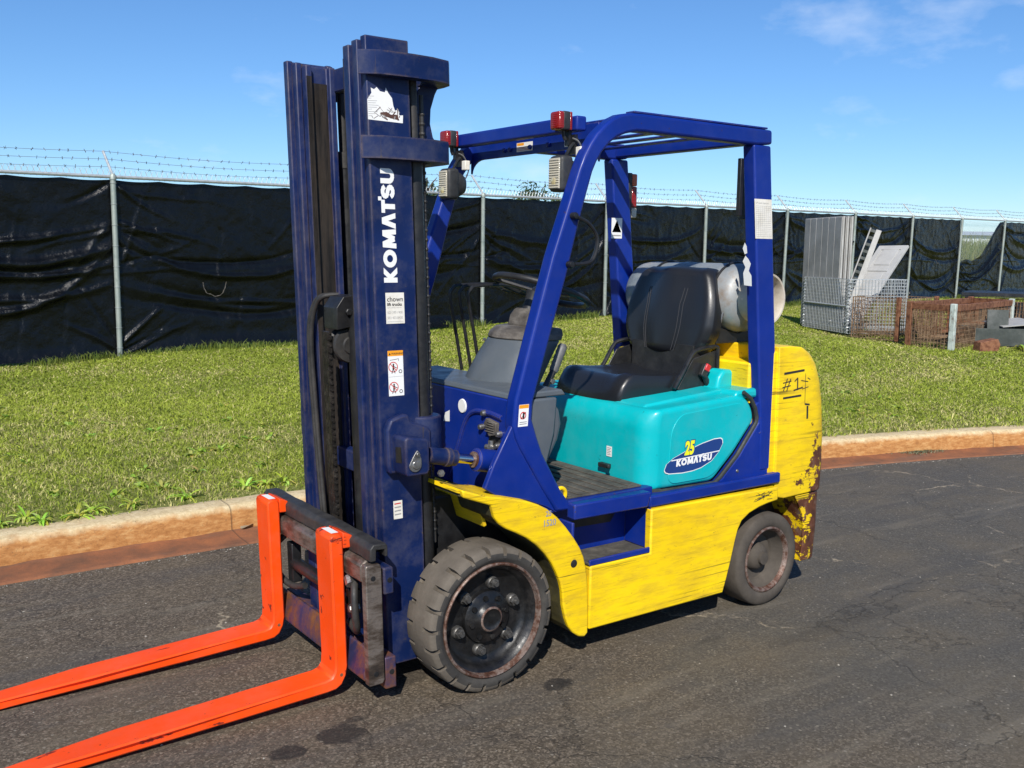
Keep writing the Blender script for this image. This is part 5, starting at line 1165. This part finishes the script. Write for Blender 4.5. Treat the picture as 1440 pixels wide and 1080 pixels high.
# --- mast (built upright, leaned forward by TF)
def mfin(name, bm, mat, parent, **k): xform(bm, TF); return finish(name, bm, mat, parent, **k)
def cprof(y0, x0, x1, wd, t=.016):                   # channel section opening inwards
    return [(x0, y0), (x1, y0), (x1, y0+wd), (x1-.024, y0+wd), (x1-.024, y0+t), (x0+.024, y0+t), (x0+.024, y0+wd), (x0, y0+wd)]
mast = None
spec_ = [('outer_rail', .220, -.232, -.070, .034, 2.262, .09), ('middle_rail', .258, -.244, -.085, .038, 2.252, .10), ('inner_rail', .300, -.254, -.098, .040, 2.240, .11)]
for s in (0, 1):
    for nm, y0, x0, x1, wd, zt, zb in spec_:
        pr_ = cprof(y0, x0, x1, wd)
        if s: pr_ = [(x, far(y)) for x, y in cprof(y0, {'outer_rail': -.252, 'middle_rail': -.236, 'inner_rail': -.216}[nm], x1, wd)]
        bm = B(); prism(bm, pr_, 'z', zb, zt)
        if mast is None: mast = mfin('mast', bm, 'mast_blue', FK, bevel=.004, sharp=30)
        else: mfin(nm, bm, 'mast_blue', mast, bevel=.004, sharp=30)
    a, b = ypair(.3165, .3185, s); bm = B(); box(bm, -.190 if s else -.228, -.124, a, b, .14, 2.18); mfin('roller_track', bm, 'grease', mast)
    a, b = ypair(.3405, .3425, s); bm = B(); box(bm, -.215 if s else -.253, -.195 if s else -.231, a, b, .14, 2.20); mfin('worn_edge', bm, 'grease', mast)
    # lift cylinder behind the rail
    yc = .262 if s == 0 else far(.262); bm = B(); tube(bm, [(-.038, yc, .30), (-.038, yc, 1.93)], .030, 16); lc = mfin('lift_cylinder', bm, 'black_paint', mast)
    bm = B(); tube(bm, [(-.038, yc, 1.93), (-.038, yc, 2.16)], .018, 12); lathe(bm, [(.034, 1.88), (.034, 1.94), (.02, 1.945)], 16, 'z', (-.038, yc, 0)); mfin('rod', bm, 'black_rubber', lc)
    bm = B(); tube(bm, [(.004, yc+.01, .5), (.004, yc+.01, 2.1)], .008, 8)
    for k in range(46): lathe(bm, [(.009, -.006), (.0115, 0), (.009, .006)], 8, 'z', (.004, yc+.01, .55+k*.033))
    mfin('hose', bm, 'black_rubber', lc)
    # waisted plate between the ties
    a, b = ypair(.30, .325, s); bm = B(); L1 = [(.018, 2.14), (.002, 2.10), (-.002, 2.05), (-.002, 2.0), (.004, 1.95), (.0, 1.94)]; R1 = [(.085, 1.94), (.066, 1.965), (.056, 2.01), (.060, 2.06), (.078, 2.11), (.095, 2.14)]
    prism(bm, L1+R1, 'y', a, b); mfin('tie_web', bm, 'mast_blue', mast, bevel=.003)
    # tilt bracket
    a, b = ypair(.186, .221, s); bm = B(); prism(bm, [(-.215, .80), (-.222, .83), (-.222, .955), (-.205, .99), (-.16, 1.005), (-.135, 1.005), (-.128, .98), (-.06, .955), (-.045, .94), (-.045, .81), (-.06, .795)], 'y', a, b); tb = mfin('tilt_bracket', bm, 'mast_blue', mast, bevel=.008)
    bm = B(); lathe(bm, [(.034, .985), (.066, .985), (.068, .975), (.068, .83), (.034, .83), (.034, .985)], 28, 'z', (-.038, yc, 0)); mfin('cylinder_cup', bm, 'mast_blue', tb, bevel=.004)
    a, b = ypair(.098, .19, s); bm = B(); prism(bm, [(-.195, .805), (-.202, .82), (-.202, .935), (-.19, .942), (-.115, .93), (-.107, .92), (-.107, .82), (-.118, .805)], 'y', a, b); bx_ = mfin('clevis', bm, 'mast_blue', tb, bevel=.009, seg=3)
    if s == 0:
        bm = B(); prism(bm, [(.125, .85), (.165, .845), (.165, .90), (.128, .905)], 'x', -.2035, -.200); mfin('clevis_slot', bm, 'black_paint', tb)
        bm = B(); prism(bm, [(-.186+.024*math.cos(R(t)), .842+.024*math.sin(R(t))) for t in range(180, 361, 20)]+[(-.162, .862), (-.168, .885), (-.176, .893), (-.184, .885), (-.20, .86)], 'y', .092, .0975); lathe(bm, [(.0005, .088), (.014, .088), (.016, .092)], 18, c=(-.183, 0, .843)); hexnut(bm, (-.176, .092, .878), .008, .007); xform(bm, Matrix.Translation((.018, 0, .003))); mfin('pin_plate', bm, 'chrome' if False else 'bolt', tb, bevel=.001)
# rear ties (horseshoe plates round the cylinders)
def tie(z0, z1, rear, nm):
    O_ = [(-.262, .218), (-.205, .178), (-.08, .170), (.0, .176), (rear-.03, .20), (rear-.006, .235), (rear, .28), (rear, .53)]
    I_ = [(rear-.055, .53), (rear-.055, .30), (rear-.075, .275), (.03, .235), (.0, .226), (-.225, .226)] if False else [(rear-.055, .53), (rear-.055, .31), (.012, .31), (.012, .219), (-.262, .219)]
    O_[0] = (-.262, .217)
    half = O_+I_
    for s in (0, 1):
        bm = B(); pts = half if s == 0 else [(x, far(max(y, .2195))) for x, y in half]
        if s: pts = [(max(x, -.06), y) if y > far(.23) else (x, y) for x, y in pts]
        prism(bm, pts, 'z', z0, z1); mfin(nm, bm, 'mast_blue', mast, bevel=.006, seg=2)
tie(2.135, 2.212, .105, 'upper_tie'); tie(1.868, 1.942, .095, 'lower_tie')
bm = B(); box(bm, -.20, -.12, .30, .76, .10, .20); mfin('bottom_cross_member', bm, 'mast_blue', mast, bevel=.006)
bm = B(); box(bm, -.15, -.10, .255, .805, .72, .80); mfin('cross_member', bm, 'mast_blue', mast, bevel=.006)
bm = B(); box(bm, -.105, -.075, .335, .725, 2.15, 2.235); mfin('top_cross_member', bm, 'mast_blue', mast, bevel=.006)
# centre cylinder, chain, roller, hose
bm = B(); tube(bm, [(-.15, .50, .16), (-.15, .50, 1.35)], .045, 20); cc = mfin('free_lift_cylinder', bm, 'black_paint', mast)
bm = B(); prism(bm, [(-.245, 1.36), (-.215, 1.40), (-.17, 1.405), (-.12, 1.39), (-.12, 1.30), (-.245, 1.28)], 'y', .49, .60); hexnut(bm, (-.20, .488, 1.345), .014, .012); mfin('crosshead', bm, 'black_paint', cc, bevel=.006)
bm = B(); lathe(bm, [(.0005, .50), (.03, .50), (.034, .506), (.062, .508), (.066, .52), (.055, .53), (.055, .56), (.066, .57), (.06, .585)], 28, c=(-.185, 0, 1.22)); mfin('chain_roller', bm, 'black_rubber', cc)
bm = B()
for k in range(46):
    z = 1.255-k*.0235
    for dy in (-.019, -.006, .007, .020):
        o_ = .0025 if (k % 2) else 0
        box(bm, -.262, -.244, .565+dy-.003+o_, .565+dy+.003+o_, z-.014, z+.014)
    tube(bm, [(-.253, .538, z+.0117), (-.253, .594, z+.0117)], .0052, 6)
mfin('lift_chain', bm, 'chain_dark', mast, kind='stuff')
for dy, r_ in ((.045, .0095), (.068, .0085)):
    bm = B(); tube(bm, smooth_path([(-.235, .625+dy, .34), (-.24, .645+dy, .60), (-.24, .672+dy, .9), (-.245, .678+dy, 1.15), (-.245, .668+dy, 1.28), (-.235, .64+dy, 1.36), (-.22, .60+dy, 1.395), (-.17, .58+dy, 1.40)], 6), r_, 10); mfin('hydraulic_hose', bm, 'black_rubber', mast)
bm = B(); 
for k in range(88): box(bm, -.135, -.115, .40, .425, 1.42+k*.0085, 1.4255+k*.0085)
box(bm, -.118, -.108, .402, .423, 1.40, 2.18); mfin('rear_chain', bm, 'chain_dark', mast, kind='stuff')
# lettering and stickers on the mast
D = Decal((-.142, .220, 1.458), (0, 0, 1), (-1, 0, 0), (0, -1, 0)); D.logo(0, 0, .052, .385, 0, 1)
D.done('maker_lettering', ['white'], mast, TF)
D = Decal((-.155, .220, 1.372), (1, 0, 0), (0, 0, 1)); D.rect(-.036, -.053, .036, .053, 0)
D.text('chown', -.031, .023, .0235, 1, 1, .0003, 1.0); D.text('lift trucks', -.031, .008, .0150, 1, 1, .0005, 1.0); D.text('SALES  SERVICE  RENTALS', -.030, .0, .0048, 2); D.text('503 397-1900', -.031, -.019, .0125, 2, 1, 0, .85); D.text('503 403-8400', -.031, -.037, .0125, 2, 1, 0, .85); D.line((-.032, -.046), (.032, -.046), .0008, 2)
D.done('dealer_sticker', ['cream', 'print_black', 'print_grey'], mast, TF)
D = Decal((-.161, .220, 1.147), (1, 0, 0), (0, 0, 1)); D.rect(-.030, -.079, .030, .079, 0); D.rect(-.030, .060, .030, .079, 1, 1); D.text('WARNING', -.016, .065, .0100, 3, 2, .0002); D.poly([(-.026, .064), (-.018, .064), (-.022, .073)], 3, 2)
for zc in (.022, -.048):
    D.ring(-.010, zc, .0155, .0185, 2, 1, 24); D.line((-.022, zc+.012), (.002, zc-.012), .0028, 2, 2.2); D.disc(-.009, zc+.009, .0032, 3, 1.5); D.line((-.009, zc+.006), (-.010, zc-.008), .006, 3, 1.5); D.line((-.010, zc-.006), (-.016, zc-.022), .0028, 3, 1.5); D.line((-.010, zc-.006), (-.003, zc-.022), .0028, 3, 1.5); D.line((-.008, zc+.002), (.004, zc-.004), .0024, 3, 1.5)
    D.ring(.018, zc-.016, .0045, .0068, 3, 1, 16)
D.line((-.022, .046), (.012, .050), .0016, 3); D.line((.012, .050), (.012, .042), .0016, 3); D.line((-.029, -.012), (.029, -.011), .0009, 4)
D.done('warning_sticker', ['white', 'print_orange', 'print_red', 'print_black', 'print_grey'], mast, TF)
D = Decal((-.172, .220, .661), (1, 0, 0), (0, 0, 1)); D.rect(-.018, -.033, .018, .033, 0)
for k in range(4): D.line((-.014, .022-k*.013), (.012, .023-k*.013), .0045, 1 + (k == 0), 1)
D.done('small_sticker', ['cream', 'print_grey', 'print_red'], mast, TF)
D = Decal((-.165, .220, 2.04), (1, 0, 0), (0, 0, 1)); D.poly([(-.066, -.046), (.064, -.048), (.066, -.022), (.052, -.024), (.048, -.004), (.036, -.010), (.030, .006), (.026, .030), (.012, .046), (.004, .062), (.000, .046), (-.018, .048), (-.030, .060), (-.040, .052), (-.052, .056), (-.050, .040), (-.066, .018)], 0)
D.poly([(-.02, -.02), (.004, -.016), (.02, -.024), (.042, -.022), (.052, -.04), (.02, -.036), (-.008, -.03)], 1, 1)
g = random.Random(5)
for k in range(22): a = g.uniform(-.06, .055); D.line((a, -.042+g.uniform(0, .03)), (a+g.uniform(-.022, .022), -.03+g.uniform(-.01, .03)), g.uniform(.001, .004), 1+(k % 3 == 0), 1+.1*k)
for k in range(10): D.line((-.064, -.035+k*.007), (-.064+g.uniform(.01, .04), -.033+k*.007), .0012, 2, 1)
D.done('torn_sticker', ['white', 'torn_dark', 'print_grey'], mast, TF)
# small catch on the far rail
bm = B(); box(bm, -.20, -.17, far(.219), far(.19), .86, 1.0); mfin('side_catch', bm, 'black_paint', mast, bevel=.004)

# --- tilt cylinders
for s in (0, 1):
    y = .145 if s == 0 else far(.145)
    bm = B(); tube(bm, [(-.11, y, .862), (-.04, y, .848), (-.038, y, .8475), (-.02, y, .844)], [.030, .030, .0335, .0335], 18); tube(bm, [(-.02, y, .844), (.005, y, .839)], .029, 18); tl = finish('tilt_cylinder', bm, 'mast_blue', FK, 40)
    bm = B(); tube(bm, [(.0, y, .840), (.10, y, .821)], .018, 16); finish('piston_rod', bm, 'chrome', tl)
    bm = B(); tube(bm, [(.088, y, .8235), (.093, y, .8226), (.34, y, .776)], [.036, .042, .042], 20); finish('barrel', bm, 'blue', tl, 40)
    bm = B(); tube(bm, [(.080, y, .8250), (.089, y, .8234)], .029, 18); finish('gland_ring', bm, 'rim_rust', tl)
    bm = B(); hexnut(bm, (-.075, y-.03, .80), .013, .012); finish('grease_bolt', bm, 'bolt', tl)

# --- carriage and side shifter
TC = Matrix(((1, 0, -.03, .009), (0, 1, 0, 0), (0, 0, 1, 0), (0, 0, 0, 1)))
def cfin(name, bm, mat, parent, **k): xform(bm, TC); return finish(name, bm, mat, parent, **k)
C0, C1 = .095, 1.045
bm = B(); prism(bm, [(-.372, .455), (-.372, .515), (-.350, .530), (-.318, .530), (-.318, .455)], 'y', C0+.036, C1-.036); car = cfin('carriage', bm, 'worn_steel', FK, bevel=.006)
bm = B(); prism(bm, [(-.352, .533), (-.352, .575), (-.338, .590), (-.292, .590), (-.285, .580), (-.285, .545), (-.297, .545), (-.297, .570), (-.330, .570), (-.330, .533)], 'y', C0+.0, C1-.01)
bmesh.ops.subdivide_edges(bm, edges=[e for e in bm.edges if abs(e.verts[0].co.y-e.verts[1].co.y) > .5], cuts=24)
for v in bm.verts: v.co += Vector((random.uniform(-.0016, .0016), 0, random.uniform(-.002, .002)))
cfin('bumper_strip', bm, 'black_rubber', car, sharp=35, bevel=.004)
for y0, y1 in ((C0, C0+.034), (C1-.034, C1)):
    bm = B(); prism(bm, [(-.372, .095), (-.372, .515), (-.368, .522), (-.318, .522), (-.312, .51), (-.312, .11), (-.32, .095)], 'y', y0, y1); ep = cfin('end_plate', bm, 'worn_steel', car, bevel=.004)
    if y0 == C0:
        for z in (.475, .135):
            bm = B(); lathe(bm, [(.0005, .0935), (.0085, .0935), (.0095, .0955)], 14, c=(-.345, 0, z)); cfin('bolt_hole', bm, 'black_paint', car)
bm = B(); prism(bm, [(-.372, .100), (-.372, .125), (-.345, .205), (-.335, .205), (-.318, .18), (-.318, .100)], 'y', C0+.036, C1-.036); cfin('lower_bar', bm, 'worn_blue', car, bevel=.006)
bm = B(); box(bm, -.300, -.262, .105, .955, .405, .500); rb_ = cfin('upper_rear_bar', bm, 'mast_blue', car, bevel=.005)
bm = B(); box(bm, -.306, -.262, .105, .955, .065, .180); cfin('lower_rear_bar', bm, 'worn_blue', car, bevel=.005)
for x, z in ((-.277, .455), (-.280, .125)):
    bm = B(); lathe(bm, [(.0005, .1035), (.009, .1035), (.010, .1055)], 14, c=(x, 0, z)); cfin('bolt_hole', bm, 'black_paint', car)
for y0 in (.33, .66):
    bm = B(); box(bm, -.300, -.262, y0, y0+.07, .178, .407); cfin('upright', bm, 'mast_blue', car, bevel=.005)
bm = B(); tube(bm, [(-.325, .30, .335), (-.325, .80, .335)], .026, 14); box(bm, -.345, -.305, .27, .31, .29, .38); box(bm, -.345, -.305, .78, .83, .26, .42); cfin('shift_cylinder', bm, 'black_paint', car, bevel=.004)
bm = B(); tube(bm, smooth_path([(-.335, .84, .45), (-.372, .87, .40), (-.378, .88, .33), (-.365, .85, .27), (-.345, .78, .25), (-.33, .70, .27)]), .013, 10); cfin('hose', bm, 'black_rubber', car)
bm = B(); tube(bm, smooth_path([(-.335, .25, .44), (-.365, .20, .40), (-.372, .185, .33), (-.36, .20, .27), (-.34, .25, .24), (-.33, .32, .25)]), .013, 10); cfin('hose', bm, 'black_rubber', car)
bm = B(); tube(bm, [(-.372, .872, .395), (-.378, .878, .360)], .0165, 12); cfin('hose_tag', bm, 'white', car)
bm = B(); lathe(bm, [(.0005, -.372), (.012, -.371), (.017, -.36), (.017, -.335)], 6, 'x', (0, .235, .33)); tube(bm, [(-.36, .25, .44), (-.365, .225, .42)], .018, 8); cfin('fitting', bm, 'bolt', car)
# --- forks
def fork(y0):
    y1 = y0+.122; SL = .026; n = 0
    hz = .036; X0 = -.372
    prof = [(X0, .585), (X0, .12), (X0-.006, .085), (X0-.022, .055), (X0-.045, .041), (X0-.08, .037)]
    L_ = 1.25; bot = [(X0-L_*q, .037-SL*L_*q) for q in (.3, .6, .9, 1.0)]
    top = [(X0-L_*1.0, .037-SL*L_+.012), (X0-L_*.92, .037-SL*L_*.92+.022), (X0-L_*.6, .037-SL*L_*.6+.036), (X0-L_*.3, .037-SL*L_*.3+.042), (X0-.085, .081), (X0-.062, .088), (X0-.050, .105), (X0-.047, .14), (X0-.044-.006, .59), (X0-.040, .600), (X0-.006, .600)]
    bm = B(); v = prism(bm, prof+bot+top, 'y', y0, y1)
    for q in v:                                       # shank follows the mast's lean
        if q.co.z > .12: q.co.x -= .03*(q.co.z-.12)
    for q in v:
        if q.co.x < X0-L_*.9: q.co.y = (y0+y1)/2+(q.co.y-(y0+y1)/2)*.55
    f = finish('fork', bm, 'orange', FK, 25, bevel=.011, seg=1)
    bm = B(); prism(bm, [(X0+.001, .545), (X0+.001, .603), (X0+.036, .588), (X0+.047, .568), (X0+.047, .530), (X0+.034, .530), (X0+.030, .545)], 'y', y0+.004, y1-.004)
    for q in bm.verts: q.co.x -= .03*(q.co.z-.12)
    finish('hook', bm, 'orange', f, bevel=.004)
    D = Decal((X0-.021-.0146, (y0+y1)/2, .6005), (0, -1, 0), (1, 0, 0)); D.rect(-.04, -.013, .04, .014, 0); D.done('white_mark', ['white'], f)
    bm = B(); lathe(bm, [(.0005, y0-.001), (.006, y0-.0008), (.0075, y0+.002)], 12, c=(X0-.026, 0, .092)); finish('rust_spot', bm, 'rust', f)
fork(.245); fork(.802)

# ------------------------------------------------------------------ LPG tank on the counterweight
TX = 1.645
TK = based('gas_cylinder', (1.68, .5, 1.17), 'grey steel gas cylinder lying across the back of the forklift', 'gas cylinder')
bm = B(); lathe(bm, [(.0005, .205), (.05, .208), (.10, .218), (.135, .238), (.152, .265), (.156, .30), (.156, .86), (.15, .90), (.13, .93), (.09, .95), (.0005, .955)], 44, c=(TX, 0, 1.372)); tk = finish('body', bm, 'tank', TK, 60)
bm = B(); lathe(bm, [(.104, .235), (.108, .19), (.112, .150), (.117, .143), (.116, .135), (.108, .136), (.103, .148), (.100, .19), (.096, .232)], 44, c=(TX, 0, 1.372)); finish('collar', bm, 'collar', TK, 50)
bm = B(); lathe(bm, [(.0005, .175), (.018, .175), (.02, .21)], 12, c=(TX, 0, 1.372)); tube(bm, [(TX, .19, 1.372), (TX+.025, .175, 1.40)], .012, 8); finish('valve', bm, 'bolt', TK)
bm = B(); lathe(bm, [(.1562, .60), (.1585, .602), (.1585, .64), (.1562, .642)], 40, c=(TX, 0, 1.372)); finish('weld_band', bm, 'tank', TK)
for y in (.30, .72):
    bm = B(); prism(bm, [(TX-.145, 1.165), (TX+.145, 1.165), (TX+.125, 1.235), (TX+.065, 1.225), (TX, 1.212), (TX-.065, 1.225), (TX-.125, 1.24)], 'y', y, y+.05); finish('tank_cradle', bm, 'black_paint', FK, bevel=.005)
    bm = B(); tube(bm, [(TX+.1605*math.cos(t), y+.025, 1.372+.1605*math.sin(t)) for t in [R(-30+k*12) for k in range(21)]], .006, 8); finish('tank_strap', bm, 'black_paint', FK)
bm = B(); tube(bm, [(1.50, .29, 1.24), (1.515, .27, 1.33), (1.53, .26, 1.36)], .007, 8); finish('strap_lever', bm, 'bolt', FK)
